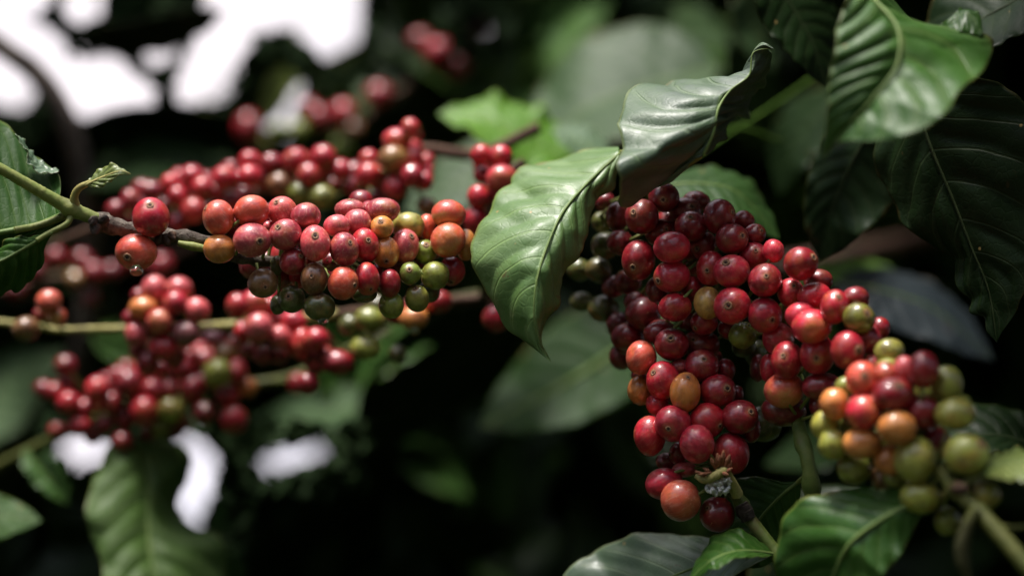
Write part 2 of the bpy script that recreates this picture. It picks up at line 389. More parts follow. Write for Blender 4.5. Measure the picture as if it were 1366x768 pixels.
# leaves -------------------------------------------------------------
def leaf(root, M, L, R, dm, dl, dr, mat, name='leaf', nv=9.0, quilt=.0011, arch=.0, wavy=.0008, thick=.0002, nu=17, nr=90, rib=True, ribw=.00065, ribmat=None, z=None, crease=.0):
    """M, L, R: midrib and both margins; dm/dl/dr their distances (base to tip)."""
    nvs = nr
    def line(pts, dd):
        q = catmull([(p[0], p[1]) for p in pts], nvs)
        d = np.interp(np.linspace(0, 1, nvs), np.linspace(0, 1, len(dd)), dd)
        return np.array([list(P(a[0], a[1], b)) for a, b in zip(q, d)])
    m = line(M, dm); l = line(L, [a for a in dl]); r = line(R, [a for a in dr])
    us = np.linspace(-1, 1, 2 * nu + 1)
    kn = np.linspace(0, 1, 34)
    for e_ in (l, r):
        jt = np.interp(np.linspace(0, 1, nvs), kn, rng.normal(0, .012, 34)) + np.interp(np.linspace(0, 1, nvs), np.linspace(0, 1, 12), rng.normal(0, .014, 12))
        e_ += (m - e_) * jt[:, None]
    G = np.zeros((nvs, len(us), 3)); tt = np.linspace(0, 1, nvs)
    view = -np.array(list(FWD))
    for j, u in enumerate(us):
        e = l if u < 0 else r; a = abs(u)
        G[:, j] = m * (1 - a) + e * a + view * (arch * 4 * a * (1 - a)) + view * crease * (np.exp(-a * 9))
    # normals
    du = np.gradient(G, axis=1); dv = np.gradient(G, axis=0); nn = np.cross(du, dv); ln = np.linalg.norm(nn, axis=2, keepdims=True); nn = nn / np.maximum(ln, 1e-9)
    _w = .022
    sgn = np.sign((nn @ view).mean()) or 1; nn *= sgn
    U, T = np.meshgrid(us, tt)
    ph0 = random.random() * 6; TW = np.clip(T + np.sin(T * 8.5 + ph0) * .016 + np.sin(T * 19 + ph0 * 2 + U) * .006, 0, 1)
    au = np.abs(U); s = TW * nv - 1.9 * au ** 1.25
    wid = np.linalg.norm(l - r, axis=1)[:, None]; env = np.clip(wid / max(wid.max(), 1e-6), 0, 1)
    bul = np.abs(np.sin(math.pi * s)) ** .8 * np.clip(au * 4, 0, 1) * (1 - .35 * au) * env
    ph = random.random() * 6
    wav = np.sin(T * 24 + ph + 1.5 * U) * au ** 3 * env + .5 * np.sin(T * 51 + ph * 2) * au ** 4 * env
    G = G + nn * (quilt * bul + wavy * wav)[..., None]
    nV = G.reshape(-1, 3); nc = len(us)
    F = [(i * nc + j, i * nc + j + 1, (i + 1) * nc + j + 1, (i + 1) * nc + j) for i in range(nvs - 1) for j in range(nc - 1)]
    o = mesh_obj(name, nV, F, mat, root, list(m[0]), attrs={'lu': ('FLOAT', U.ravel()), 'lv': ('FLOAT', TW.ravel())})
    sd = o.modifiers.new('thickness', 'SOLIDIFY'); sd.thickness = thick; sd.offset = 0
    if rib:
        k = max(4, nvs // 6)
        pts = [Vector(p) + Vector(view) * .0001 for p in m[::k]] + [Vector(m[-1])]
        tv, tf = tube(pts, [ribw * 1.3, ribw, ribw * .7, ribw * .25], 8, 50)
        mesh_obj('midrib', tv, tf, ribmat or (M_DRIB if mat == L_DARK else M_RIB), o, list(m[0]))
    return o
def zl(pts, ox, oy, s): return [(ox + a / s, oy + b / s) for a, b in pts]
def auto(M, wl, wr, n=9):
    q = catmull(M, n); L, R = [], []
    for i in range(n):
        t = q[min(i + 1, n - 1)] - q[max(i - 1, 0)]; t = t / np.linalg.norm(t); p = np.array([t[1], -t[0]])
        f = i / (n - 1); pr = (math.sin(math.pi * f ** .80) ** .72) if 0 < f < 1 else 0
        L.append(tuple(q[i] + p * wl * pr)); R.append(tuple(q[i] - p * wr * pr))
    return L, R
def lone_leaf(label, M, wl, wr, d, mat, dl=0., dr=0., group=None, cat='leaf', down=False, **kw):
    L, R = auto(M, wl, wr)
    d = d if isinstance(d, (list, tuple)) else [d, d]
    if np.mean([q[1] for q in L]) > np.mean([q[1] for q in R]): dl, dr = -abs(dl), abs(dr)     # upper margin leans back: the blade faces up
    else: dl, dr = abs(dl), -abs(dr)
    if down: dl, dr = -dl, -dr
    root = thing('coffee_leaf', P(M[0][0], M[0][1], d[0]), label, cat, group)
    leaf(root, M, L, R, d, [d[0]] + [np.mean(d) + dl] * 3 + [d[-1]], [d[0]] + [np.mean(d) + dr] * 3 + [d[-1]], mat, name='blade', nr=60, nu=10, **kw)
    return root
def stem_part(root, pts, radii, mat, name='stem', wob=.05, nodes=(), segs=14):
    w = [P(*p) for p in pts]; n = 90
    V, F = tube(w, radii, segs, n, wob)
    c = catmull([list(p) for p in w], n); V = [Vector(v) for v in V]
    for (t, am, wd) in nodes:
        for i in range(n):
            f = math.exp(-((i / (n - 1) - t) / wd) ** 2) * am
            for k in range(segs):
                q = Vector(c[i]); V[i * segs + k] = q + (V[i * segs + k] - q) * (1 + f)
    return mesh_obj(name, V, F, mat, root, w[0])

# ================================================================== right hanging branch (A)
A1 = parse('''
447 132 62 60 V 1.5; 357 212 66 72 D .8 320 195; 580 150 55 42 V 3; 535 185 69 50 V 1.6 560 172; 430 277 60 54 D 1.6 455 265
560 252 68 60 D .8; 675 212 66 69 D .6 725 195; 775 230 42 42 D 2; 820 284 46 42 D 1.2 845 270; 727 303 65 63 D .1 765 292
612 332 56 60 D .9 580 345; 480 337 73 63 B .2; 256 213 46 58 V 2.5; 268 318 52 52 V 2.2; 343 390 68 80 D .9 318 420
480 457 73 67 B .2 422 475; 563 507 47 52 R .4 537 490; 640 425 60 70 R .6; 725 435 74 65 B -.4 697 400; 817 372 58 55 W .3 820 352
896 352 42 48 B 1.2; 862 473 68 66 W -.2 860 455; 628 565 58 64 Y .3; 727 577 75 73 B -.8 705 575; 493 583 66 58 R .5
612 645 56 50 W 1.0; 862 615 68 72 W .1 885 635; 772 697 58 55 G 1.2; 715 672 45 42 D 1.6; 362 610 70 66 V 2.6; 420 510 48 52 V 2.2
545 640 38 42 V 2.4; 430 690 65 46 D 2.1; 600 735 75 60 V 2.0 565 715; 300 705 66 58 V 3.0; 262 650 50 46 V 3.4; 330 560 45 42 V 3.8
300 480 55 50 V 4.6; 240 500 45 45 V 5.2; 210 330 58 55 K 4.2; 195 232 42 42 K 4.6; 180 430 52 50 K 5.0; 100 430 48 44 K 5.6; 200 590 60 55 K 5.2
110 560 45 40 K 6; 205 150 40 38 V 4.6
''', 740, 220, 3.073)
A2 = parse('''
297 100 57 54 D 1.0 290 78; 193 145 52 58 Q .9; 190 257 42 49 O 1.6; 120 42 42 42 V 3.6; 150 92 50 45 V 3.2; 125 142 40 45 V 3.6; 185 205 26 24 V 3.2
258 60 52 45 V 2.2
''', 780, 420, 2.56)
A3 = parse('''
182 212 34 36 R .8; 253 182 37 30 V 1.2; 208 137 42 43 D .6 238 122; 243 222 43 36 R .5; 295 248 36 43 R .2 300 222; 348 228 36 31 D .8
207 270 38 34 B .1; 236 298 50 43 B -.3; 357 277 40 38 G .5 374 262; 150 330 40 41 B .3; 250 370 43 51 R -.3 242 378; 328 358 43 47 R -.3 350 358
380 335 37 38 D .6; 410 305 26 30 D 1.1; 172 385 41 47 R .0 158 372; 125 405 22 36 R 1.3; 165 461 50 45 Q .3; 165 512 57 42 V 1.6; 262 452 50 36 D .6
435 362 38 32 L .9; 392 395 28 24 P 1.0; 165 262 14 30 G 2.2; 250 500 20 30 V 1.8; 110 548 47 45 K 4.5; 95 368 30 36 K 4.0; 62 348 30 30 K 3.2; 112 20 1 1 V 9
''', 960, 280, 1.921)
A3 = [q for q in A3 if q[2] > 3]
fA = lambda x, y: 1.047 - max(0, x - 985) * .00030 + max(0, 870 - x) * .00025 + max(0, 330 - y) * .0001
rA = thing('coffee_branch', P(1095, 730, 1.03), 'sharp coffee branch packed with dark red and crimson cherries, hanging diagonally right of centre', 'branch', 'coffee branches laden with cherries')
pA = [(1095, 730, 1.035), (1084, 657, 1.03), (1077, 612, 1.03), (1065, 566, 1.04), (1060, 500, 1.05), (1030, 440, 1.062), (975, 385, 1.07), (915, 330, 1.075), (880, 280, 1.08), (850, 235, 1.08), (850, 190, 1.075)]
stem_part(rA, pA, [.0030, .0031, .0030, .0031, .0028, .0026, .0024, .0022, .002, .0018, .0015], M_SSTEM, nodes=((.13, .35, .02), (.22, .25, .02), (.36, .3, .02)))
build_cluster(rA, A1 + A2 + A3, fA, pA[3:], fill=.12)

# big centre leaf
z1 = lambda p: zl(p, 620, 180, 2.479)
leaf(rA, z1([(512, 62), (470, 98), (420, 145), (370, 200), (320, 262), (290, 330), (262, 395), (240, 470), (230, 560), (235, 650), (250, 710), (284, 748)]),
     z1([(508, 40), (440, 52), (330, 78), (200, 108), (172, 140), (160, 182), (95, 208), (78, 250), (38, 310), (28, 395), (55, 475), (95, 560), (145, 635), (205, 685), (284, 748)]),
     z1([(508, 90), (500, 140), (488, 185), (430, 202), (414, 245), (412, 305), (385, 365), (335, 440), (318, 505), (300, 562), (262, 620), (256, 690), (284, 748)]),
     [1.075, 1.06, 1.045, 1.033, 1.03, 1.035], [1.09, 1.10, 1.085, 1.065, 1.055, 1.05, 1.035], [1.075, 1.07, 1.055, 1.05, 1.045, 1.038], L_FRONT,
     nv=8, quilt=.0021, arch=.002, wavy=.0014, nu=26, nr=150, crease=-.0015)
# upper folded leaf, its sky sheen put into the leaf colour
z2 = lambda p: zl(p, 810, 40, 3.072)
leaf(rA, z2([(395, 512), (410, 470), (440, 410), (452, 340), (470, 272), (530, 235), (590, 175), (605, 120), (600, 85), (640, 60), (680, 78)]),
     z2([(300, 575), (200, 650), (75, 728), (35, 690), (35, 590), (52, 470), (42, 380), (62, 310), (100, 265), (145, 240), (200, 248), (270, 210), (330, 235), (460, 268), (540, 205), (590, 150), (598, 90), (635, 52), (680, 78)]),
     z2([(420, 505), (460, 440), (505, 375), (560, 330), (600, 270), (640, 210), (670, 150), (672, 100), (650, 75), (680, 78)]),
     [1.03, 1.03, 1.04, 1.045, 1.045], [1.035, 1.045, 1.012, 1.035, 1.075, 1.085, 1.06, 1.045], [1.06, 1.09, 1.085, 1.06, 1.045], L_SHEEN,
     nv=11, quilt=.0030, arch=.0015, wavy=.0022, nu=26, nr=170)
stem_part(rA, [(935, 208, 1.036), (905, 225, 1.05), (862, 222, 1.07), (850, 210, 1.078)], [.0012, .0013, .0014], M_GSTEM, 'petiole')
stem_part(rA, [(827, 203, 1.076), (838, 205, 1.078), (850, 205, 1.078)], [.0010, .0012, .0013], M_GSTEM, 'petiole')
# leaf behind, low at the node
z6 = lambda p: zl(p, 860, 540, 3.368)
stem_part(rA, z6 and [(*p, d) for p, d in zip(z6([(735, 300), (715, 325), (690, 345)]), (1.03, 1.04, 1.05))], [.0014, .0012, .0011], M_GSTEM, 'petiole')
leaf(rA, z6([(695, 342), (620, 400), (560, 460), (510, 520), (460, 600), (400, 720)]), z6([(695, 342), (620, 345), (540, 328), (460, 322), (390, 350), (375, 430), (380, 560), (400, 720)]),
     z6([(695, 342), (700, 400), (685, 480), (650, 600), (590, 690), (500, 730), (400, 720)]), [1.05, 1.06, 1.07], [1.05, 1.075, 1.08], [1.05, 1.06, 1.07], L_SHINY, nv=8)

# ================================================================== branch B: lower cluster
Bi = parse('''
400 173 60 52 W .3; 325 176 30 27 P 1.0; 267 222 57 62 R .2 232 195; 343 264 52 66 O -.3 350 212; 455 260 62 56 D .1 482 248; 482 187 32 38 D 1.2
523 270 20 28 V 1.6; 252 306 42 40 R .9; 302 370 62 60 W -.5 282 385; 418 360 60 59 R -.2 458 377; 530 348 62 56 D -.1 563 328; 567 385 33 50 D 1.0
222 412 52 66 R .5; 383 440 57 66 B -.7; 500 472 61 70 W .3; 320 472 32 38 D 1.3; 282 500 38 30 V 1.6; 340 527 42 27 P 1.0
272 576 64 54 B .1; 328 632 67 67 Q -.3; 452 680 60 58 D .4 416 655; 430 150 40 36 V 3
''', 780, 420, 2.56)
fB = lambda x, y: 1.043 + max(0, 560 - y) * .00008
rB = thing('coffee_branch', P(1061, 768, 1.03), 'short cluster of crimson cherries on a twig ending in dried flowers and white fluff', 'branch', 'coffee branches laden with cherries')
pB = [(1075, 790, 1.03), (1040, 742, 1.035), (1024, 722, 1.037), (997, 687, 1.042), (985, 665, 1.046), (965, 640, 1.052), (945, 600, 1.062), (930, 540, 1.066), (915, 490, 1.07)]
stem_part(rB, pB, [.0030, .0029, .0028, .0029, .0026, .0022, .002, .0018, .0014], M_SSTEM, nodes=((.16, .35, .025), (.40, .3, .03)))
build_cluster(rB, Bi, fB, pB[5:], fill=.1)
stem_part(rB, [(988, 672, 1.0405), (994, 683, 1.0405), (999, 692, 1.0405)], [.0030, .0036, .0031], M_DSTEM, 'bark_collar', wob=.12)
# dried flower whorl and wool
for q, (bx, by, tx, ty, w_) in enumerate([(955, 625, 948, 610, 1.4), (955, 625, 957, 604, 1.2), (962, 624, 965, 600, 1.6), (966, 624, 974, 606, 1.5), (968, 628, 976, 614, 1.5), (966, 632, 977, 624, 1.3), (950, 632, 938, 624, 1.3), (944, 636, 927, 628, 1.3), (948, 630, 932, 633, 1.2), (958, 622, 960, 607, 1.3), (962, 630, 972, 633, 1.3)]):
    ds = 1.033 - random.random() * .003
    tv, tf = tube([P(bx, by, ds + .003), P((bx + tx) / 2 + random.uniform(-1, 1), (by + ty) / 2, ds + .001), P(tx, ty, ds)], [.0006 * w_ * .8, .0005 * w_, .0008 * w_, .0003], 8, 9, .12)
    mesh_obj('dried_flower', tv, tf, M_FLW, rB, P(bx, by, ds))
stem_part(rB, [(928, 634, 1.036), (940, 640, 1.034), (955, 634, 1.033), (968, 628, 1.034), (975, 640, 1.036), (984, 660, 1.04)], [.0010, .0018, .0021, .0016, .0022, .0026], M_YSTEM, 'flower_stalk', wob=.10)
def blob_strands(root, cx, cy, d, n, rad):
    parts = []
    for i in range(n):
        a = random.random() * 6.28; r = rad * math.sqrt(random.random()); x = cx + r * 1.5 * math.cos(a); y = cy + r * .8 * math.sin(a)
        b = random.random() * 6.28; L = random.uniform(2, 6); d_ = d + random.uniform(-.003, .003)
        parts.append(tube([P(x, y, d_), P(x + L * .5 * math.cos(b), y + L * .5 * math.sin(b) - 1, d_ - .0008), P(x + L * math.cos(b), y + L * math.sin(b), d_)], [.0005, .0009, .0003], 6, 5, .25))
    v, f = merge(parts); o = mesh_obj('white_fluff', v, f, M_WOOL, root, P(cx, cy, d)); o['kind'] = 'stuff'; return o
blob_strands(rB, 958, 650, 1.037, 100, 11); blob_strands(rB, 968, 642, 1.036, 35, 5)
# two leaves of branch B at the bottom
z8 = lambda p: zl(p, 740, 520, 2.182)
leaf(rB, z8([(640, 478), (560, 470), (450, 500), (300, 560), (150, 620), (-20, 680)]), z8([(640, 478), (560, 455), (460, 435), (330, 418), (200, 430), (100, 480), (20, 540), (-20, 680)]),
     z8([(640, 478), (560, 520), (420, 600), (200, 680), (-20, 680)]), [1.04, 1.06, 1.08, 1.09], [1.04, 1.085, 1.10, 1.09], [1.04, 1.05, 1.06, 1.09], L_GREY, nv=8)
leaf(rB, z8([(645, 478), (590, 470), (520, 470), (450, 500), (385, 560)]), z8([(645, 478), (600, 440), (520, 404), (460, 435), (425, 480), (385, 560)]),
     z8([(645, 478), (600, 488), (540, 490), (460, 525), (385, 560)]), [1.035, 1.02, 1.01, 1.02], [1.035, 1.035, 1.04, 1.02], [1.035, 1.01, 1.0, 1.02], L_SHINY, nv=6)
stem_part(rB, [(1041, 738, 1.034), (1060, 742, 1.03), (1078, 752, 1.025), (1080, 735, 1.02)], [.0012, .0011, .0010, .0014], M_GSTEM, 'side_shoot')

# ================================================================== branch C: blurred right cluster, nearer
Ci = parse('''
365 432 42 43 Q -.2; 425 425 32 36 Q .5; 432 400 32 20 L .9; 475 405 28 31 P .7; 522 410 40 46 D -.1; 582 445 40 46 L .5; 445 472 53 43 D -.4 452 448
295 497 38 41 O -.1; 322 452 26 26 L .9; 370 515 46 43 B -.6; 455 557 48 43 O -.8; 520 517 42 43 D -.1; 604 522 52 40 L .1; 270 552 34 40 L .5
292 600 38 38 L .0; 365 597 49 39 O -.4; 345 660 44 42 G 1.2; 435 640 38 38 O .4; 502 638 54 58 L -.6; 550 597 42 43 D .0; 632 625 55 53 L -.2
514 735 50 41 L .1; 450 685 30 27 G .9; 680 730 40 36 L .7; 340 545 30 28 G 1.4; 480 490 25 30 V 1.4; 612 490 30 20 L .6; 420 600 25 25 G 1.6
''', 960, 280, 1.921) + parse('900 495 65 70 G 1.6', 1020, 560, 3.694)
fC = lambda x, y: .985 - (x - 1100) * .00016
rC = thing('coffee_branch', P(1420, 830, .93), 'lower right coffee branch with a mix of pale green, orange and red cherries', 'branch', 'coffee branches laden with cherries')
z7 = lambda p: zl(p, 1020, 560, 3.694)
pC = [(*p, d) for p, d in zip(z7([(1500, 950), (1278, 700), (1120, 520), (1040, 440), (935, 335), (860, 240), (740, 120), (620, 20), (540, -90)]), (.92, .93, .94, .947, .955, .965, .975, .985, .99))]
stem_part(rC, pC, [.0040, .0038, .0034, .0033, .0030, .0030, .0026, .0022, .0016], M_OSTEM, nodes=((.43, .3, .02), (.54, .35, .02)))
build_cluster(rC, Ci, fC, pC[4:], fill=.4, fcol='GGDX')
stem_part(rC, [(*p, d) for p, d in zip(z7([(985, 345), (935, 335), (925, 322)]), (.945, .943, .943))], [.0020, .0028, .0012], M_BRN, 'node_bud', wob=.08)
pt = z7([(940, 340), (1010, 300), (1080, 270), (1130, 235)])
stem_part(rC, [(*p, .95) for p in pt], [.0014, .0013, .0013, .0012], M_OSTEM, 'petiole')
leaf(rC, z7([(1070, 275), (1150, 225), (1280, 200), (1450, 190)]), z7([(1065, 270), (1080, 220), (1150, 165), (1280, 150), (1450, 190)]), z7([(1075, 280), (1160, 290), (1300, 300), (1450, 190)]),
     [.95, .945, .94, .94], [.95, .965, .96, .94], [.95, .93, .925, .94], L_OLIVE, nv=8)
stem_part(rC, [(*p, .94) for p in z7([(1045, 440), (1000, 520), (975, 620), (980, 710), (1010, 790)])], [.0022, .0026, .0030, .0028, .0012], M_OSTEM, 'side_shoot')
stem_part(rC, [(*p, .94) for p in z7([(1120, 520), (1220, 530), (1400, 520)])], [.0014, .0012, .0012], M_OSTEM, 'petiole')
# large near leaf at bottom
leaf(rC, z7([(860, 385), (800, 400), (700, 425), (560, 500), (430, 600), (370, 700), (300, 850), (200, 1050)]),
     z7([(860, 385), (800, 375), (700, 345), (620, 335), (560, 350), (450, 325), (330, 350), (220, 390), (130, 450), (80, 510), (60, 650), (90, 850), (200, 1050)]),
     z7([(860, 390), (800, 430), (740, 530), (660, 680), (590, 760), (480, 900), (200, 1050)]),
     [.97, .965, .97, .985, 1.0], [.97, .985, .995, 1.0, 1.0], [.97, .965, .96, .97, 1.0], L_SHINY, nv=9, quilt=.0012, wavy=.0015, ribw=.0011)
stem_part(rC, [(*p, d) for p, d in zip(z7([(855, 387), (880, 370), (915, 335)]), (.97, .962, .955))], [.0012, .0012, .0014], M_YSTEM, 'petiole')

# ================================================================== left branch, in focus
D1 = parse('''
284 243 87 88 R -.8 290 190; 215 405 95 82 Q -.6 187 430; 598 245 72 83 Q .0 543 200; 752 215 81 73 Q .0; 602 390 72 67 O -.2; 755 350 85 79 P -.7 798 357
895 215 67 69 P .5 873 175; 1005 240 70 62 U .3; 910 325 75 72 U -.3 880 290; 832 290 28 28 P 1.2; 945 450 62 61 W -.1 985 425; 805 550 67 68 X .1
870 468 30 46 K 1.6; 940 625 62 60 K .7 930 612; 876 650 36 46 K 1.2
''', 120, 220, 3.49)
D2 = parse('''
72 365 70 81 P -.5 77 330; 172 283 62 50 P .4; 207 393 66 78 U -.4 238 362; 235 207 73 47 P 1.0; 268 268 62 62 P .6; 385 210 78 57 U .9; 382 290 55 52 O .7 378 264
303 375 65 79 R -.3 323 352; 400 407 60 74 O .0 405 450; 505 285 73 66 L .9; 490 377 63 79 P .0 522 332; 590 290 42 62 Q 1.3; 693 230 78 66 Q .6; 690 350 80 79 Q .1
773 372 46 70 O .8; 583 405 53 56 G .3 590 373; 705 495 63 66 R 1.0; 513 505 48 53 G .2 512 488; 630 515 65 64 G .1; 66 530 60 75 X -.3 60 517; 202 550 70 76 Q -.6 258 560
313 530 57 76 R -.2 333 578; 420 550 50 64 D .2; 545 620 55 62 G .3 540 572; 426 652 58 60 G .5; 92 660 70 64 K -.1 90 610; 300 602 56 38 K 1.5; 8 450 26 50 R .8
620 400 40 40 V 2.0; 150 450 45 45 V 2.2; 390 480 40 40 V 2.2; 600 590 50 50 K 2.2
''', 400, 220, 3.49)
fD = lambda x, y: 1.045 + max(0, x - 480) * .00016
rD = thing('coffee_branch', P(-40, 205, 1.04), 'sharp bark covered coffee branch from the left edge with pink, orange and green cherries', 'branch', 'coffee branches laden with cherries')
z3 = lambda p: zl(p, 0, 150, 3.073)
g3 = [(*p, d) for p, d in zip(z3([(-150, 150), (0, 230), (140, 310), (280, 390), (340, 415), (400, 440)]), (1.03, 1.035, 1.04, 1.045, 1.046, 1.047))]
stem_part(rD, g3, [.0023, .0023, .0024, .0027, .0031, .0029], M_GSTEM, nodes=((.80, .3, .05),))
pD = [(*p, d) for p, d in zip(z3([(392, 437), (430, 455), (520, 480), (620, 490), (700, 505), (850, 530), (950, 590)]), (1.046, 1.048, 1.05, 1.052, 1.053, 1.055, 1.06))] + [(380, 350, 1.066), (450, 352, 1.07), (520, 345, 1.077), (600, 335, 1.085), (660, 325, 1.095), (720, 310, 1.11)]
stem_part(rD, pD, [.0034, .0033, .0028, .0024, .0026, .0022, .0022, .0022, .0022, .002, .002, .002, .002], M_DSTEM, 'bark_stem', wob=.22, nodes=((.02, .3, .02), (.19, .35, .015), (.24, .2, .01)), segs=16)
for (a, b, c_, d_) in [(385, 440, 372, 462), (392, 470, 385, 500), (425, 440, 440, 425), (655, 510, 640, 540), (680, 510, 690, 545), (700, 505, 716, 520)]:
    q = z3([(a, b), (c_, d_)]); tv, tf = tube([P(*q[0], 1.044), P((q[0][0] + q[1][0]) / 2, (q[0][1] + q[1][1]) / 2 + 1, 1.042), P(*q[1], 1.042)], [.0024, .0019, .0010], 10, 9, .2)
    mesh_obj('bark_scale', tv, tf, M_DSTEM if a < 500 else M_BRN, rD, P(*q[0], 1.044))
stem_part(rD, [(*p, 1.0495) for p in z3([(730, 535), (770, 545), (850, 560)])], [.0012, .0020, .0015], M_GSTEM, 'green_sleeve')
build_cluster(rD, D1 + D2, fD, pD[2:])
# leaves of the left branch
stem_part(rD, [(*p, d) for p, d in zip(z3([(285, 395), (270, 420), (160, 462), (60, 482)]), (1.046, 1.047, 1.045, 1.04))], [.0018, .0015, .0015, .0015], M_GSTEM, 'petiole')
leaf(rD, z3([(255, 425), (160, 462), (60, 482), (0, 492), (-150, 520), (-330, 560)]),
     z3([(255, 420), (235, 380), (250, 330), (240, 250), (190, 215), (120, 160), (60, 85), (0, 30), (-150, -30), (-330, 560)]),
     z3([(255, 428), (170, 480), (60, 540), (0, 570), (-150, 640), (-330, 560)]),
     [1.047, 1.05, 1.045, 1.04, 1.03], [1.047, 1.075, 1.08, 1.075, 1.06, 1.03], [1.047, 1.05, 1.05, 1.04, 1.03], L_LEFT, nv=12, quilt=.0012, ribw=.0014)
leaf(rD, z3([(240, 242), (205, 236), (170, 225), (130, 190), (100, 150), (60, 90)]), z3([(240, 242), (190, 218), (140, 180), (115, 150), (90, 110), (60, 90)]),
     z3([(240, 242), (200, 254), (150, 245), (115, 215), (104, 160), (60, 90)]), [1.066, 1.066, 1.062], [1.068, 1.07, 1.066], [1.06, 1.056, 1.06], L_GREY, 'leaf_fold', rib=False, nr=50, nu=8)
stem_part(rD, [(*p, d) for p, d in zip(z3([(292, 410), (275, 455), (200, 495), (150, 525)]), (1.045, 1.042, 1.04, 1.038))], [.0015, .0013, .0012, .0012], M_GSTEM, 'petiole')
leaf(rD, z3([(215, 490), (130, 540), (60, 580), (0, 610), (-140, 690), (-260, 800)]), z3([(215, 488), (130, 510), (60, 515), (0, 560), (-120, 620), (-260, 800)]),
     z3([(215, 492), (180, 560), (178, 610), (140, 670), (85, 718), (30, 728), (-60, 790), (-260, 800)]), [1.04, 1.038, 1.03, 1.03], [1.04, 1.045, 1.05, 1.03], [1.04, 1.05, 1.055, 1.03], L_LEFT, nv=10, quilt=.0022)
stem_part(rD, [(*p, d) for p, d in zip(z3([(308, 385), (305, 345), (325, 310), (375, 285)]), (1.045, 1.043, 1.041, 1.04))], [.0022, .0017, .0015, .0012], M_YSTEM, 'bud_stalk')
leaf(rD, z3([(350, 300), (400, 275), (450, 255), (495, 240), (536, 252)]), z3([(350, 300), (385, 255), (430, 225), (468, 212), (500, 232), (536, 252)]), z3([(350, 300), (400, 310), (440, 295), (490, 258), (536, 254)]),
     [1.04, 1.038, 1.035, 1.035], [1.04, 1.042, 1.038, 1.035], [1.04, 1.036, 1.034, 1.035], L_OLIVE, 'young_leaf', nv=5, nr=50, nu=10, ribmat=M_YSTEM)

# ================================================================== back branches, out of focus
def back_branch(label, items, path, radii, mat, f, depth0=None, **kw):
    r = thing('coffee_branch', P(*path[0]), label, 'branch', 'coffee branches laden with cherries')
    if mat == M_YSTEM:
        stem_part(r, path[:3], [a * .9 for a in radii[:3]], M_BRN, 'shade_toned_stem'); stem_part(r, path[2:], radii[2:], mat)  # first stretch lies in shade; the shade is put in as brown colour
    else: stem_part(r, path, radii, mat)
    build_cluster(r, items, f, path, calyx=False, **kw)
    return r
E = parse('''
960 145 29 32 R .2; 918 180 46 33 B .2; 905 240 45 43 X -.5; 970 240 31 36 R .3; 965 293 36 36 R -.3; 1005 310 26 31 R .4; 910 332 36 36 R -.4; 830 290 40 39 R -.1; 828 240 29 29 R .3
845 365 36 26 D .8; 985 262 25 27 R .6; 775 325 26 31 D .7; 740 275 33 33 R .0; 685 235 41 38 R -.1; 642 290 38 36 R -.3; 600 245 43 38 R .0; 523 255 36 34 D .2; 455 245 33 31 R .3
455 295 38 36 R -.1; 375 300 38 38 R .1; 395 265 26 21 D .8; 500 310 31 31 D .5; 550 320 42 38 X -.2; 612 350 38 36 G -.3; 683 360 42 38 G -.4; 275 297 38 36 R .1; 305 332 35 33 R -.1
230 357 32 32 R .2; 205 315 28 28 R .6; 145 340 36 31 D .3; 280 402 40 40 R -.3; 230 440 32 38 D .4; 80 370 30 36 W .5; 35 400 32 30 D .8; 400 372 36 31 D .6; 115 330 30 25 D 1.0
345 345 28 28 D 1.0; 440 345 30 25 V 1.4; 570 275 28 25 D .9; 870 285 25 28 D .9; 720 320 26 24 D 1.0; 180 390 30 28 V 1.3; 60 440 28 30 V 1.4; 935 270 22 26 D 1; 1010 385 32 26 X .8; 330 400 28 26 V 1.5
''', 140, 110, 2.355)
fE = lambda x, y: 1.20 - max(0, x - 450) * .00025
pE = [(720, 170, 1.21), (640, 205, 1.21), (560, 200, 1.205), (530, 225, 1.20), (470, 248, 1.215), (400, 250, 1.225), (300, 260, 1.23), (220, 275, 1.23), (150, 295, 1.235), (60, 330, 1.25)]
back_branch('blurred coffee branch at upper left with a long row of small red cherries', E, pE, [.003] * 6 + [.002] * 4, M_BRN, fE, layer=.012)
E2 = parse('''
1245 302 49 43 B -.3; 1245 235 36 38 R .2; 1182 228 33 33 R .3; 1175 360 36 38 R .1; 1185 290 26 26 D .9; 1232 352 26 24 R .6; 1165 432 37 46 R .2; 1215 268 28 26 D 1
''', 140, 110, 2.355) + parse('910 715 62 62 D .6', 400, 220, 3.49)
pE2 = [(700, 215, 1.17), (670, 240, 1.17), (655, 270, 1.175), (650, 330, 1.18), (655, 400, 1.19), (655, 440, 1.19)]
back_branch('blurred short column of red cherries beside the left edge of the big centre leaf', E2, pE2, [.0024, .0022, .002, .002, .0018, .0015], M_BRN, lambda x, y: 1.14, layer=.012)
Fi = parse('''
565 125 48 49 P -.2; 655 125 50 43 P .0; 640 175 43 43 B -.4; 525 195 52 43 O -.3; 585 245 48 49 B -.5; 720 202 46 46 P -.2; 480 230 32 33 D .5; 497 290 39 43 P .0
680 285 51 46 M -.3; 600 340 51 46 R -.2; 540 392 40 45 D .4; 640 372 36 40 D .3; 505 350 30 32 D .8; 510 150 30 30 D .7; 620 300 30 30 D .9; 560 280 30 30 V 1.3
870 185 42 46 R .3; 930 175 49 46 B .0; 947 265 52 53 P -.5; 888 280 33 40 R .3; 1025 300 43 43 P -.1; 985 190 35 40 R .4; 965 365 38 36 D .5; 1075 240 48 36 B .3; 1090 330 40 46 R .2
1020 370 34 32 D .8; 910 350 30 30 D 1.0; 1000 245 30 28 D .9; 1130 370 30 30 D .8
178 170 46 43 Q -.3; 210 227 33 33 Q .1; 95 270 48 44 X .4; 150 215 28 26 D .9
''', 0, 340, 2.7425)
fF = lambda x, y: 1.165
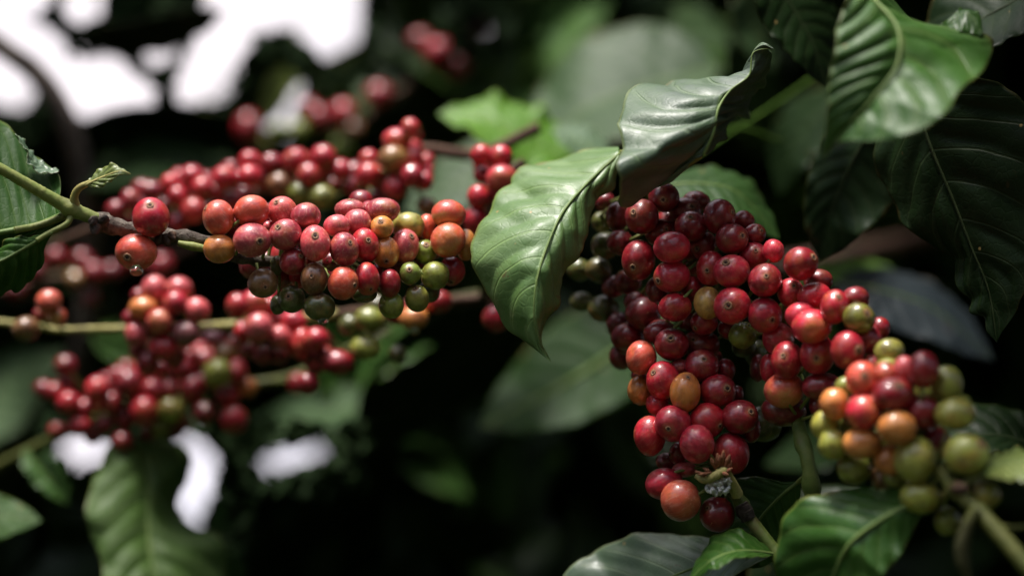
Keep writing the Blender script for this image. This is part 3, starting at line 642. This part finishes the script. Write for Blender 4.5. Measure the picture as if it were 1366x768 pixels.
pF = [(640, 398, 1.19), (560, 405, 1.19), (450, 418, 1.185), (330, 432, 1.185), (230, 437, 1.185), (130, 439, 1.185), (80, 440, 1.185), (40, 434, 1.185), (-40, 425, 1.19)]
back_branch('blurred coffee branch with straight yellow stem and knots of pink and orange cherries', Fi, pF, [.0030, .0028, .0024, .0023, .0022, .0021, .0018, .0016, .0015], M_YSTEM, fF, layer=.011)
Gi = parse('''
795 432 52 52 L -.4; 865 428 38 46 B -.1; 900 482 43 36 O .0; 665 415 43 38 D .4; 470 470 51 51 D .1; 560 495 43 43 R .0; 620 495 38 38 W .2; 355 492 42 48 R .1; 410 542 43 43 D .2
250 540 43 41 R -.1; 310 560 36 36 R .2; 530 570 51 51 R -.3; 625 567 46 46 L -.5; 750 580 43 43 D -.1; 835 515 43 41 R .2; 855 602 49 51 R -.4; 455 600 36 46 D .2; 290 625 43 36 R .1
210 640 36 31 D .4; 445 682 41 36 D .3; 705 492 41 50 D .3; 590 622 42 42 G .1; 655 602 30 30 D .4; 240 402 40 36 V .6; 700 372 32 32 D .5; 820 360 41 36 X .3; 740 462 36 31 D .3
780 300 38 32 M .2; 430 440 36 32 D .6; 520 420 34 34 R .6; 590 410 30 34 D .6; 200 500 34 34 D .5; 380 620 34 34 D .5; 340 660 34 30 D .5; 690 440 34 34 D .8; 560 440 34 34 D .9
400 480 30 34 D .9; 490 520 30 30 D 1.0; 1090 470 40 40 R .1; 860 320 30 30 D .6; 240 470 32 34 V .9; 160 490 34 34 V .8; 640 640 34 30 V .8; 545 650 30 28 V .8; 590 540 28 28 V .9
''', 0, 340, 2.7425)
pG = [(520, 440, 1.30), (480, 462, 1.29), (400, 500, 1.26), (340, 512, 1.25), (270, 520, 1.25), (200, 530, 1.25), (140, 545, 1.25), (80, 580, 1.26), (0, 620, 1.27), (-60, 650, 1.28)]
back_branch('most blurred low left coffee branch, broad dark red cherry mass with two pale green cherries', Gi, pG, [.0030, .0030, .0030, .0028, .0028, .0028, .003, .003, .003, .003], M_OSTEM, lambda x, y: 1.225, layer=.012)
Hi = parse('''
175 125 37 32 G .0; 125 138 28 26 K .4; 165 195 37 31 L .1; 285 120 37 28 O -.1; 95 232 40 31 D .0; 40 175 32 31 R -.2; 5 185 30 40 R .0; 20 285 28 29 D .1; 345 80 36 28 D .5; 245 210 24 22 K .6
245 108 32 30 D .5; 60 215 26 26 D .5; 195 90 30 28 K .6
''', 400, 360, 1.8826)
pH = [(640, 392, 1.21), (560, 408, 1.21), (500, 440, 1.2), (470, 470, 1.2), (430, 480, 1.21), (400, 515, 1.22)]
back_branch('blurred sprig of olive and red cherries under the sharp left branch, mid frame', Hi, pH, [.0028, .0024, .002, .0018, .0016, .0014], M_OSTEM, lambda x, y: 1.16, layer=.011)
Ii = parse('''
748 95 39 39 R .0; 675 112 36 38 D .3; 860 40 42 40 D 1; 450 145 42 52 D .5; 545 150 24 24 G .5; 740 205 34 36 G .4; 610 150 32 34 G .6; 640 80 32 30 D .8; 780 148 30 26 X .6; 490 195 30 28 G .8
''', 140, 110, 2.355) + [[585, 70, 20, 18, 'R', 2.0, None], [505, 128, 16, 16, 'D', 1.5, None], [560, 55, 16, 15, 'D', 2.2, None], [610, 90, 16, 15, 'D', 2.2, None]]
pI = [(660, 20, 1.55), (600, 75, 1.53), (520, 130, 1.5), (470, 165, 1.47), (420, 170, 1.46), (330, 180, 1.45)]
back_branch('distant faint coffee branch of a few dark red and olive cherries, top left of centre', Ii, pI, [.003, .003, .0028, .0026, .0022, .002], M_BRN, lambda x, y: 1.42, layer=.02)
Ji = parse('''
345 65 42 42 D .0; 275 92 36 36 X .3; 205 10 40 38 D .5; 590 40 46 46 D .2; 60 130 40 36 V .4; 130 60 36 36 V .4; 410 60 36 36 V .4; 480 30 38 36 D .4; 300 20 40 38 D .6; 90 20 34 34 V .6; 330 160 34 30 V .6
''', 0, 340, 2.7425)
pJ = [(260, 330, 1.36), (200, 350, 1.36), (130, 365, 1.36), (60, 372, 1.37), (-40, 400, 1.38)]
back_branch('shadowed coffee branch of dull dark red cherries behind the left branch, near left edge', Ji, pJ, [.0026, .0026, .0024, .0022, .002], M_BRN, lambda x, y: 1.32, layer=.012)

# ================================================================== single leaves of neighbouring twigs
z4 = lambda p: zl(p, 1080, 0, 3.49)
t = thing('coffee_leaf', P(1160, -60, .96), 'large glossy green leaf at top right, creased along its midrib, pointed tip hanging down', 'leaf')
leaf(t, z4([(190, -190), (260, -60), (340, 60), (420, 142), (437, 220), (402, 310), (335, 405), (255, 505), (150, 620), (62, 740)]),
     z4([(190, -190), (150, -80), (148, 30), (120, 150), (108, 260), (92, 390), (80, 490), (76, 570), (66, 660), (62, 740)]),
     z4([(190, -190), (330, -60), (480, 110), (600, 150), (730, 160), (825, 182), (840, 220), (805, 330), (700, 440), (640, 520), (540, 600), (420, 635), (290, 658), (170, 655), (100, 680), (62, 740)]),
     [1.0, .985, .965, .955, .95, .95, .955], [.98, .965, .955, .95, .95, .955], [1.02, 1.03, 1.035, 1.03, 1.0, .955, .935, .935, .945, .955], L_TOP, 'blade', nv=11, quilt=.0030, wavy=.0010, nu=24, nr=150, ribw=.0008, crease=-.002)
leaf(t, z4([(560, 160), (640, 130), (715, 62), (760, 90), (800, 160)]), z4([(560, 158), (620, 110), (712, 48), (790, 75), (805, 165)]), z4([(560, 162), (650, 165), (720, 160), (760, 165), (800, 175)]),
     [1.0, 1.01, 1.0], [1.0, 1.015, 1.0], [1.0, 1.0, 1.0], L_SHINY, 'curled_margin', rib=False, nr=40, nu=6)
z5 = lambda p: zl(p, 1150, 150, 2.4)
t = thing('coffee_leaf', P(1210, 60, 1.06), 'large dark shadowed leaf along the right edge with ragged blistered tip pointing down', 'leaf')
leaf(t, z5([(130, -180), (165, -60), (200, 60), (250, 180), (300, 300), (350, 430), (400, 545), (432, 735)]),
     z5([(130, -180), (60, -60), (50, 90), (55, 190), (100, 285), (140, 360), (230, 425), (290, 462), (298, 500), (310, 560), (350, 600), (345, 640), (390, 655), (400, 700), (432, 735)]),
     z5([(130, -180), (330, -130), (520, -40), (620, 150), (640, 330), (600, 480), (520, 580), (495, 640), (450, 700), (432, 735)]),
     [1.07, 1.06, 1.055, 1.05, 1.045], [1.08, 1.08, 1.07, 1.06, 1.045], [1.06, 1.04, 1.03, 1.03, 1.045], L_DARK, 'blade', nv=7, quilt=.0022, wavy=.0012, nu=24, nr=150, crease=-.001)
LG = 'out of focus leaves behind the cherries'
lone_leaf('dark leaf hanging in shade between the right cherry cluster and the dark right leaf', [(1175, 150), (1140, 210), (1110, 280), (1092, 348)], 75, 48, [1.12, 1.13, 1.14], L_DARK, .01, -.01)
lone_leaf('broad pale grey green leaf with ribs, blurred, left of the silvery folded leaf', [(960, 90), (880, 110), (790, 140), (700, 205)], 62, 85, [1.40, 1.38, 1.36], L_MID, .05, -.04, LG)
lone_leaf('bright yellow green lobed leaf, blurred, above the big centre leaf', [(790, 225), (720, 195), (660, 165), (585, 152)], 34, 42, [1.27, 1.27, 1.28], L_BRIGHT, .02, -.02, LG, wavy=.003)
lone_leaf('small pale cream green leaf next to the bright lobed leaf above centre', [(810, 215), (775, 190), (735, 172)], 20, 22, [1.25, 1.26], L_GREY, .02, -.02, LG)
lone_leaf('long grey green leaf slanting down from top centre behind the red cherries', [(640, 60), (590, 130), (540, 190), (480, 260)], 60, 55, [1.62, 1.6], L_MID, .06, -.04, LG)
lone_leaf('pale sage leaf peeking between red cherries just left of the big centre leaf', [(700, 200), (650, 225), (600, 250), (540, 285)], 38, 42, [1.33, 1.32], L_MID, .02, -.02, LG)
lone_leaf('dark green leaf high above centre, drooping left', [(820, -30), (740, 10), (660, 60), (590, 130)], 60, 22, [1.65, 1.62], L_BG, .06, -.04, LG)
lone_leaf('dull green leaf behind the grey leaf, left of the top centre spot of light', [(760, 60), (700, 110), (640, 140), (600, 190)], 45, 50, [1.55, 1.55], L_BG, .05, -.04, LG)
lone_leaf('olive leaf hanging between the two tall white gaps at top left', [(395, 35), (370, 85), (345, 130), (320, 200)], 40, 42, [1.6, 1.6], L_OLIVE, .04, -.03, LG)
lone_leaf('olive brown leaf right of the narrow white gap near top left', [(520, 60), (480, 100), (445, 140), (410, 210)], 42, 44, [1.6, 1.6], L_OLIVE, .04, -.03, LG)
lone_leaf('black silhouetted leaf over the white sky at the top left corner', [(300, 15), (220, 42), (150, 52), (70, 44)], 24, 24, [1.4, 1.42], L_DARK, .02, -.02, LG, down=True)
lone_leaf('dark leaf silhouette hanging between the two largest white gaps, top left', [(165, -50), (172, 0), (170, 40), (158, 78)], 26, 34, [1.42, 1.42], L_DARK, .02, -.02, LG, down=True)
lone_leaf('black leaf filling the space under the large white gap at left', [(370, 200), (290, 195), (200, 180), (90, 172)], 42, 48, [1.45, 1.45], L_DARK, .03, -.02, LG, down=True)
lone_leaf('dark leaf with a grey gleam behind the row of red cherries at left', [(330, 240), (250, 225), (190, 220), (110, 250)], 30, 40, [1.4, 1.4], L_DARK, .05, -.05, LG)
t = thing('coffee_leaf', P(190, 585, 1.22), 'large drooping green leaf at bottom left with wavy margin', 'leaf', LG)
leaf(t, [(190, 585), (199, 640), (198, 720), (210, 790), (205, 900)], [(190, 585), (232, 588), (254, 612), (238, 650), (246, 690), (288, 725), (302, 780), (270, 850), (205, 900)],
     [(190, 585), (150, 595), (122, 640), (118, 700), (138, 760), (150, 830), (205, 900)], [1.24, 1.22, 1.2, 1.2], [1.24, 1.25, 1.23, 1.22, 1.2], [1.24, 1.21, 1.19, 1.2], L_LOW, 'blade', nv=8, quilt=.0022, wavy=.003, arch=.004, ribw=.0011)
lone_leaf('rounded light green leaf tip entering from the left edge near the bottom', [(-120, 720), (-60, 700), (0, 688), (56, 694)], 34, 40, [1.2, 1.2], L_LEFT, .01, -.01, LG)
lone_leaf('small grey green leaf over the lower left twig below the blue gap', [(30, 600), (60, 630), (90, 672)], 24, 22, [1.26, 1.26], L_BG, .01, -.01, LG)
lone_leaf('faded sage leaf at the left edge level with the low cherry mass', [(-70, 590), (-20, 540), (30, 500), (85, 470)], 45, 55, [1.5, 1.5], L_BGG, .03, -.03, LG)
lone_leaf('grey sheened leaf curving down right of the low left cherry mass', [(560, 520), (470, 545), (380, 562), (300, 585)], 22, 30, [1.4, 1.4], L_MID, .04, -.03, LG)
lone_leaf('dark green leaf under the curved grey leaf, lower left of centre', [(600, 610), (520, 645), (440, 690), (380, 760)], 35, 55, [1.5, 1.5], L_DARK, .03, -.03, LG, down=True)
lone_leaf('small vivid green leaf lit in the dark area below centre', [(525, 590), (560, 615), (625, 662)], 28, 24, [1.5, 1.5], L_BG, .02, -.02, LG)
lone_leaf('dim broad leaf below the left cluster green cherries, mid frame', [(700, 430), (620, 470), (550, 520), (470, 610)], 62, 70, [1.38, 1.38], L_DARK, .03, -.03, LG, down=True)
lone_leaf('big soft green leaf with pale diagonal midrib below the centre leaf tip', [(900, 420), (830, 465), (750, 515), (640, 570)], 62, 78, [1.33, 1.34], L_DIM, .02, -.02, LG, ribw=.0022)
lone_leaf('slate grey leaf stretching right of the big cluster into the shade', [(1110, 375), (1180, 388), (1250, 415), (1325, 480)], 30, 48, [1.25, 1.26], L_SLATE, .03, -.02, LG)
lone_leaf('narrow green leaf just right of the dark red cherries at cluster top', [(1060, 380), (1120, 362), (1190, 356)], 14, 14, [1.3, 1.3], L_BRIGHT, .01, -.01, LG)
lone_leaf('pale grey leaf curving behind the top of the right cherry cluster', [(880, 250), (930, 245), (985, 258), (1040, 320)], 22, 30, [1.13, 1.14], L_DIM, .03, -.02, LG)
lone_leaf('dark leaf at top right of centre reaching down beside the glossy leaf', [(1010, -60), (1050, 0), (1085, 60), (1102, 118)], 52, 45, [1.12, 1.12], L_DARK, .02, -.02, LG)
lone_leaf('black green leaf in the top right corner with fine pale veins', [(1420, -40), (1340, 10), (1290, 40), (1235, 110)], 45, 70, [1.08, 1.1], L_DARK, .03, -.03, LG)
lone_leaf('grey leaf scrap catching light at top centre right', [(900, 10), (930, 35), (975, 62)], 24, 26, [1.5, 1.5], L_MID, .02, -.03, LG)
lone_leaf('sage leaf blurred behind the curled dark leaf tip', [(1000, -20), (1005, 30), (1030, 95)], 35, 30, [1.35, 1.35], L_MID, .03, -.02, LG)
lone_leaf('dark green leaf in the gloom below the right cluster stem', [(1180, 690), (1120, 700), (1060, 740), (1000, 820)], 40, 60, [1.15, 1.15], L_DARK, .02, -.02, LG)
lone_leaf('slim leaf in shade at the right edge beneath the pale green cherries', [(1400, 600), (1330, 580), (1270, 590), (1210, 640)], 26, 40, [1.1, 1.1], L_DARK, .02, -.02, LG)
more = [
 ('blurred green leaf filling the gap between the distant faint twig and the top gap', [(560, -20), (530, 40), (500, 90), (450, 120)], 45, 45, 1.6, L_BG),
 ('blurred leaf with lit upper face just above the distant red cherries', [(610, 75), (590, 90), (560, 110), (500, 120)], 36, 40, 1.66, L_BGG),
 ('soft olive leaf high at top centre right of the dark drooping leaf', [(900, -10), (860, 30), (830, 60), (770, 100)], 40, 45, 1.7, L_BG),
 ('soft green leaf tip behind the pale ribbed leaf, top right of centre', [(960, 60), (930, 90), (880, 120), (840, 190)], 40, 40, 1.55, L_SHINY),
 ('soft olive green leaf under the tall white gap at top left', [(330, 150), (300, 165), (260, 170), (215, 210)], 28, 30, 1.55, L_OLIVE),
 ('dim green leaf between the two rows of blurred cherries at far left', [(60, 300), (90, 340), (130, 380), (150, 440)], 40, 34, 1.5, L_BG),
 ('green leaf showing between the low cherry mass and the yellow stem at left', [(120, 445), (170, 460), (240, 470), (300, 500)], 30, 30, 1.42, L_BG),
 ('mid green leaf under the left cluster beside the olive cherries', [(420, 430), (450, 470), (470, 520), (460, 580)], 36, 40, 1.45, L_SHINY),
 ('yellowish leaf blade right of the blurred olive cherries below the left branch', [(590, 440), (560, 450), (520, 470), (480, 520)], 24, 26, 1.38, L_BG),
 ('dim green leaf low in the dark centre of the picture', [(760, 600), (700, 620), (640, 640), (580, 700)], 34, 40, 1.6, L_BG),
 ('shaded leaf behind the stem of the lower right cluster', [(1180, 500), (1150, 560), (1100, 600), (1020, 620)], 30, 40, 1.3, L_DARK),
 ('dark green leaf in the gap right of the curled leaf tip', [(1150, 130), (1100, 150), (1060, 190), (1040, 260)], 40, 36, 1.28, L_DARK),
 ('dark green leaf behind the right edge of the low left gap', [(330, 640), (310, 680), (300, 720), (320, 800)], 30, 36, 1.45, L_BG),
]
for lab, M_, a_, b_, d_, mt_ in more: lone_leaf(lab, M_, a_, b_, [d_, d_ + .02], mt_, .05, -.05, LG, quilt=.002)
# bent shoots
t = thing('woody_shoot', P(-60, 20, 1.5), 'thick dark shoot arching down near the left edge in front of the white sky', 'shoot')
stem_part(t, [(-60, 15, 1.4), (0, 62, 1.4), (50, 100, 1.4), (88, 160, 1.4), (108, 230, 1.41), (122, 310, 1.42), (118, 420, 1.43), (100, 520, 1.45)], [.005, .006, .0065, .007, .0075, .0075, .007, .006], M_DSTEM, 'shoot_bark')
t = thing('woody_shoot', P(1000, 360, 1.5), 'brownish red woody stem crossing behind at right under the dark leaves', 'shoot')
stem_part(t, [(1000, 362, 1.5), (1100, 345, 1.5), (1200, 325, 1.5), (1300, 300, 1.5), (1420, 280, 1.5)], [.006, .006, .0065, .0065, .007], M_BRN, 'shoot_bark')
t = thing('leaf_stalk', P(980, 175, 1.23), 'green leaf stalks joining behind the curled dark leaf tip', 'stalk')
stem_part(t, [(930, 210, 1.20), (975, 178, 1.22), (1030, 142, 1.25), (1092, 100, 1.27)], [.0008, .0009, .0010, .0012], M_STALK, 'stalk_bark')
stem_part(t, [(965, 170, 1.22), (1000, 175, 1.23), (1040, 190, 1.25)], [.0012, .0012, .0012], M_STALK, 'side_stalk')

# water drops
def drop_mat():
    m, nt, b, out = newmat('water'); b.inputs['Base Color'].default_value = (1, 1, 1, 1); b.inputs['Roughness'].default_value = .02
    b.inputs['IOR'].default_value = 1.33; b.inputs['Transmission Weight'].default_value = 1; return m
MW = drop_mat()
for (x, y, d, rr, lab) in [(182, 361, 1.032, 9, 'clear water drop hanging under the lone orange red cherry at left'),
                           (431, 428, 1.042, 7, 'clear water drop under the dark green cherry of the left cluster'),
                           (553, 441, 1.155, 6, 'blurred water drop under the orange cherry behind the left cluster')]:
    c = P(x, y, d); r = rr * K * d; v = US.copy(); v[:, 2] = np.where(v[:, 2] > 0, v[:, 2] * .9, v[:, 2] * .75)
    v[:, :2] *= (1.0 - .12 * v[:, 2])[:, None]
    o = mesh_obj('water_drop', v * r + np.array(list(c)), UF, MW, None, c); o['label'] = lab; o['category'] = 'water drop'; o['group'] = 'water drops on cherries'

# ================================================================== surrounding bush, plus unseen leaves added to block light
GAPS = [[(a / 2.4, b / 2.4) for a, b in g] for g in [
    [(-80, -60), (160, -60), (150, 20), (60, 42), (20, 70), (-80, 70)],
    [(-80, 80), (60, 70), (130, 80), (190, 120), (190, 230), (300, 190), (370, 195), (470, 290), (480, 360), (450, 390), (250, 370), (200, 290), (150, 230), (90, 190), (-80, 120)],
    [(-80, 180), (10, 180), (50, 230), (105, 290), (100, 330), (60, 355), (40, 340), (-80, 300)],
    [(205, 10), (240, -30), (340, -20), (320, 50), (250, 70)],
    [(465, 160), (500, 150), (550, 165), (550, 195), (500, 205), (465, 185)],
    [(670, -60), (770, -60), (800, 60), (790, 150), (700, 290), (630, 390), (590, 380), (580, 270), (600, 200), (650, 100)],
    [(760, -60), (1150, -60), (1150, 150), (1100, 195), (1040, 180), (970, 120), (900, 70), (830, 100), (790, 60)],
    [(880, 230), (920, 225), (955, 270), (940, 340), (915, 430), (870, 430), (840, 410), (840, 330), (855, 260)],
    [(1485, 50), (1525, 35), (1565, 55), (1565, 105), (1520, 125), (1485, 100)],
    [(468, 500), (520, 495), (530, 515), (480, 525)],
]] + [[(0 + a / 2.627, 560 + b / 2.627) for a, b in g] for g in [
    [(215, 100), (250, 60), (320, 45), (340, 85), (400, 85), (395, 125), (290, 155), (220, 130)],
    [(600, 70), (700, 60), (735, 130), (740, 230), (780, 330), (770, 380), (690, 380), (615, 290), (620, 230), (680, 170), (650, 90)],
    [(920, 125), (1000, 105), (1160, 92), (1190, 112), (1100, 135), (1000, 165), (930, 180)]]]
def inside(x, y, poly):
    c = False; n = len(poly)
    for i in range(n):
        x1, y1 = poly[i]; x2, y2 = poly[(i + 1) % n]
        if (y1 > y) != (y2 > y) and x < (x2 - x1) * (y - y1) / (y2 - y1) + x1: c = not c
    return c
LS = [(t_, w_) for t_, w_ in ((0, 0), (.2, .72), (.45, 1), (.7, .78), (.88, .35), (1, 0))]
def rnd_leaf(c, size, nrm=None):
    ax = Vector(rng.normal(0, 1, 3)); ax.z -= .8; ax.normalize()
    n = Vector(rng.normal(0, 1, 3)) if nrm is None else Vector(nrm) + Vector(rng.normal(0, .5, 3))
    s = ax.cross(n).normalized(); n = s.cross(ax).normalized(); V = []
    for t_, w_ in LS:
        p = c + ax * (t_ - .5) * size - n * (t_ - .4) ** 2 * size * .35
        V += [p + s * w_ * size * .24 + n * size * .04 * w_, p - n * .02 * size * w_, p - s * w_ * size * .24 + n * size * .04 * w_]
    F = []
    for i in range(len(LS) - 1):
        for j in range(2): F.append((i * 3 + j, i * 3 + j + 1, (i + 1) * 3 + j + 1, (i + 1) * 3 + j))
    return V, F
def clear(V):
    for p in list(V) + [(V[k] + V[k + 3]) / 2 for k in range(len(V) - 3)]:
        q = p - CAM; d = q.dot(FWD)
        if d < .05: return False
        x, y = 683 + q.dot(RGT) / (K * d), 384 - q.dot(UPV) / (K * d)
        if -120 < x < 1486 and -120 < y < 888:
            if d < 1.5: return False
            for g in GAPS:
                if inside(x, y, g): return False
    return True
def mass(name, n, sampler, sizer, mat, nrm=None, check=True):
    parts = []; 
    for _ in range(n):
        c = sampler(); V, F = rnd_leaf(c, sizer(), nrm)
        if check and not clear(V): continue
        parts.append((V, F))
    v, f = merge(parts); o = mesh_obj(name, v, f, mat, smooth=True); o['kind'] = 'stuff'; return o
U = random.uniform
def back_pt():
    d = U(1.62, 2.5); return P(U(-700, 2066), U(-450, 1300), d)
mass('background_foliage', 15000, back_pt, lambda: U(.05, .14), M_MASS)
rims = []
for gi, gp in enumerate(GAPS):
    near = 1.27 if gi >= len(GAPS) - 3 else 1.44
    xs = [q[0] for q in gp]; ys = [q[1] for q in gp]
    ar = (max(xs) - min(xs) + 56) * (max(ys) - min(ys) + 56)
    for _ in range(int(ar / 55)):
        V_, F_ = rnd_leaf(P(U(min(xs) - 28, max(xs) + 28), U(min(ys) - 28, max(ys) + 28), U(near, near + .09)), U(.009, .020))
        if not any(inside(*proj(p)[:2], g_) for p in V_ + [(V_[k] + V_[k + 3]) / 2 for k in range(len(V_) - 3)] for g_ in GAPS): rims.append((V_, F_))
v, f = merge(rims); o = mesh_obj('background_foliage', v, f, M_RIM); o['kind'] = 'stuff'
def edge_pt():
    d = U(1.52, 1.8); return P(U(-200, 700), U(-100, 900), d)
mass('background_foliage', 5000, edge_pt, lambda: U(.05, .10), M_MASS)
def roof_pt():
    y = U(1.18, 3.4); x_ = U(-1.5, 1.5)
    while -.7 < x_ < .16 and random.random() < .95: x_ = U(-1.5, 1.5)
    return Vector((x_, y, 1.5 + y * math.tan(math.radians(U(29.5, 40)))))
mass('unseen_shade_canopy', 9000, roof_pt, lambda: U(.08, .16), M_MASS, (0, 0, 1))  # unseen leaf roof added to shade the background, thinned where light should enter
def side_pt():
    s = random.choice((-1, 1)); y = U(.6, 2.4); return Vector((s * (U(.42, .9) + .1 * y), y, U(.8, 3.0)))
mass('unseen_shade_foliage_side', 5000, side_pt, lambda: U(.08, .15), M_MASS, (1, 0, 0))  # out-of-view leaves added at both sides to cut stray light
def low_pt():
    y = U(.9, 2.4); return Vector((U(-1.3, 1.3), y, 1.5 + y * math.tan(math.radians(U(3, 9.5)))))
mass('unseen_shade_foliage_low', 6000, low_pt, lambda: U(.08, .15), M_MASS, (0, 0, 1))  # unseen leaves under the frame, added to close off light from below

def over_pt():
    d = U(.86, 1.35); return P(U(1260, 2500), U(-900, -330), d)
def shade_clear(V):
    for p in V:
        x, y, d = proj(p)
        if y > -70: return False
    return True
parts = []
for _ in range(450):
    V_, F_ = rnd_leaf(over_pt(), U(.07, .13), (0, 0, 1))
    if shade_clear(V_): parts.append((V_, F_))
v, f = merge(parts); o = mesh_obj('added_shade_overhang', v, f, M_MASS); o['kind'] = 'stuff'  # leaves added above the frame to shade the right side
def front_pt(): return Vector((U(-2.6, 2.6), U(-2.3, -1.1), U(.1, 3.1)))
mass('added_shade_foliage_rear', 7000, front_pt, lambda: U(.10, .18), M_MASS, (0, 1, .3), check=False)  # unseen leaf wall behind the camera, added to cut frontal fill light
# ground
m, nt, b, out = newmat('soil'); g = N(nt); tc = g.n('ShaderNodeTexCoord').outputs['Object']
g.l(g.mix(g.ramp(g.noise(tc, 2, 6), .4, .6), (.07, .045, .03, 1), (.05, .065, .03, 1)), b.inputs['Base Color']); b.inputs['Roughness'].default_value = .95
gr = mesh_obj('ground', [(-800, -800, 0), (800, -800, 0), (800, 800, 0), (-800, 800, 0)], [(0, 1, 2, 3)], m, smooth=False); gr['kind'] = 'structure'

# ================================================================== light
w = bpy.data.worlds.new('World'); S.world = w; w.use_nodes = True; nt = w.node_tree
bg = nt.nodes['Background']; sky = nt.nodes.new('ShaderNodeTexSky'); sky.sky_type = 'NISHITA'; sky.sun_disc = False
SUN_EL, SUN_AZ = math.radians(66), math.radians(-155)
sky.sun_elevation = SUN_EL; sky.sun_rotation = SUN_AZ; sky.dust_density = 4; sky.air_density = 1.0; sky.ozone_density = 1.5
g = N(nt); tcw = g.n('ShaderNodeTexCoord').outputs['Generated']; sxw = g.n('ShaderNodeSeparateXYZ'); g.l(tcw, sxw.inputs[0])
cl = g.ramp(g.noise(tcw, 3.0, 5, .6), .25, .6, .55, 1.0)                   # a bank of bright cloud fills the sky beyond the bush
cl = g.math('MULTIPLY', cl, g.ramp(sxw.outputs[1], -.2, .6))
bank = g.mix(cl, sky.outputs[0], (5.3, 4.9, 5.1, 1))
g.l(bank, bg.inputs[0]); bg.inputs[1].default_value = .055
sd = Vector((math.sin(SUN_AZ) * math.cos(SUN_EL), math.cos(SUN_AZ) * math.cos(SUN_EL), math.sin(SUN_EL)))
sl = bpy.data.lights.new('sun', 'SUN'); so = bpy.data.objects.new('sun', sl); C.objects.link(so)
sl.energy = 1.5; sl.angle = math.radians(12); sl.color = (1, .965, .92)
so.rotation_euler = (-sd).to_track_quat('-Z', 'Y').to_euler(); so.location = (0, -2, 6)
S.view_settings.view_transform = 'Standard'; S.view_settings.look = 'None'; S.view_settings.exposure = 2.1; S.view_settings.gamma = 1
S.render.engine = 'CYCLES'; S.cycles.use_denoising = True; S.cycles.max_bounces = 8; S.cycles.use_adaptive_sampling = True
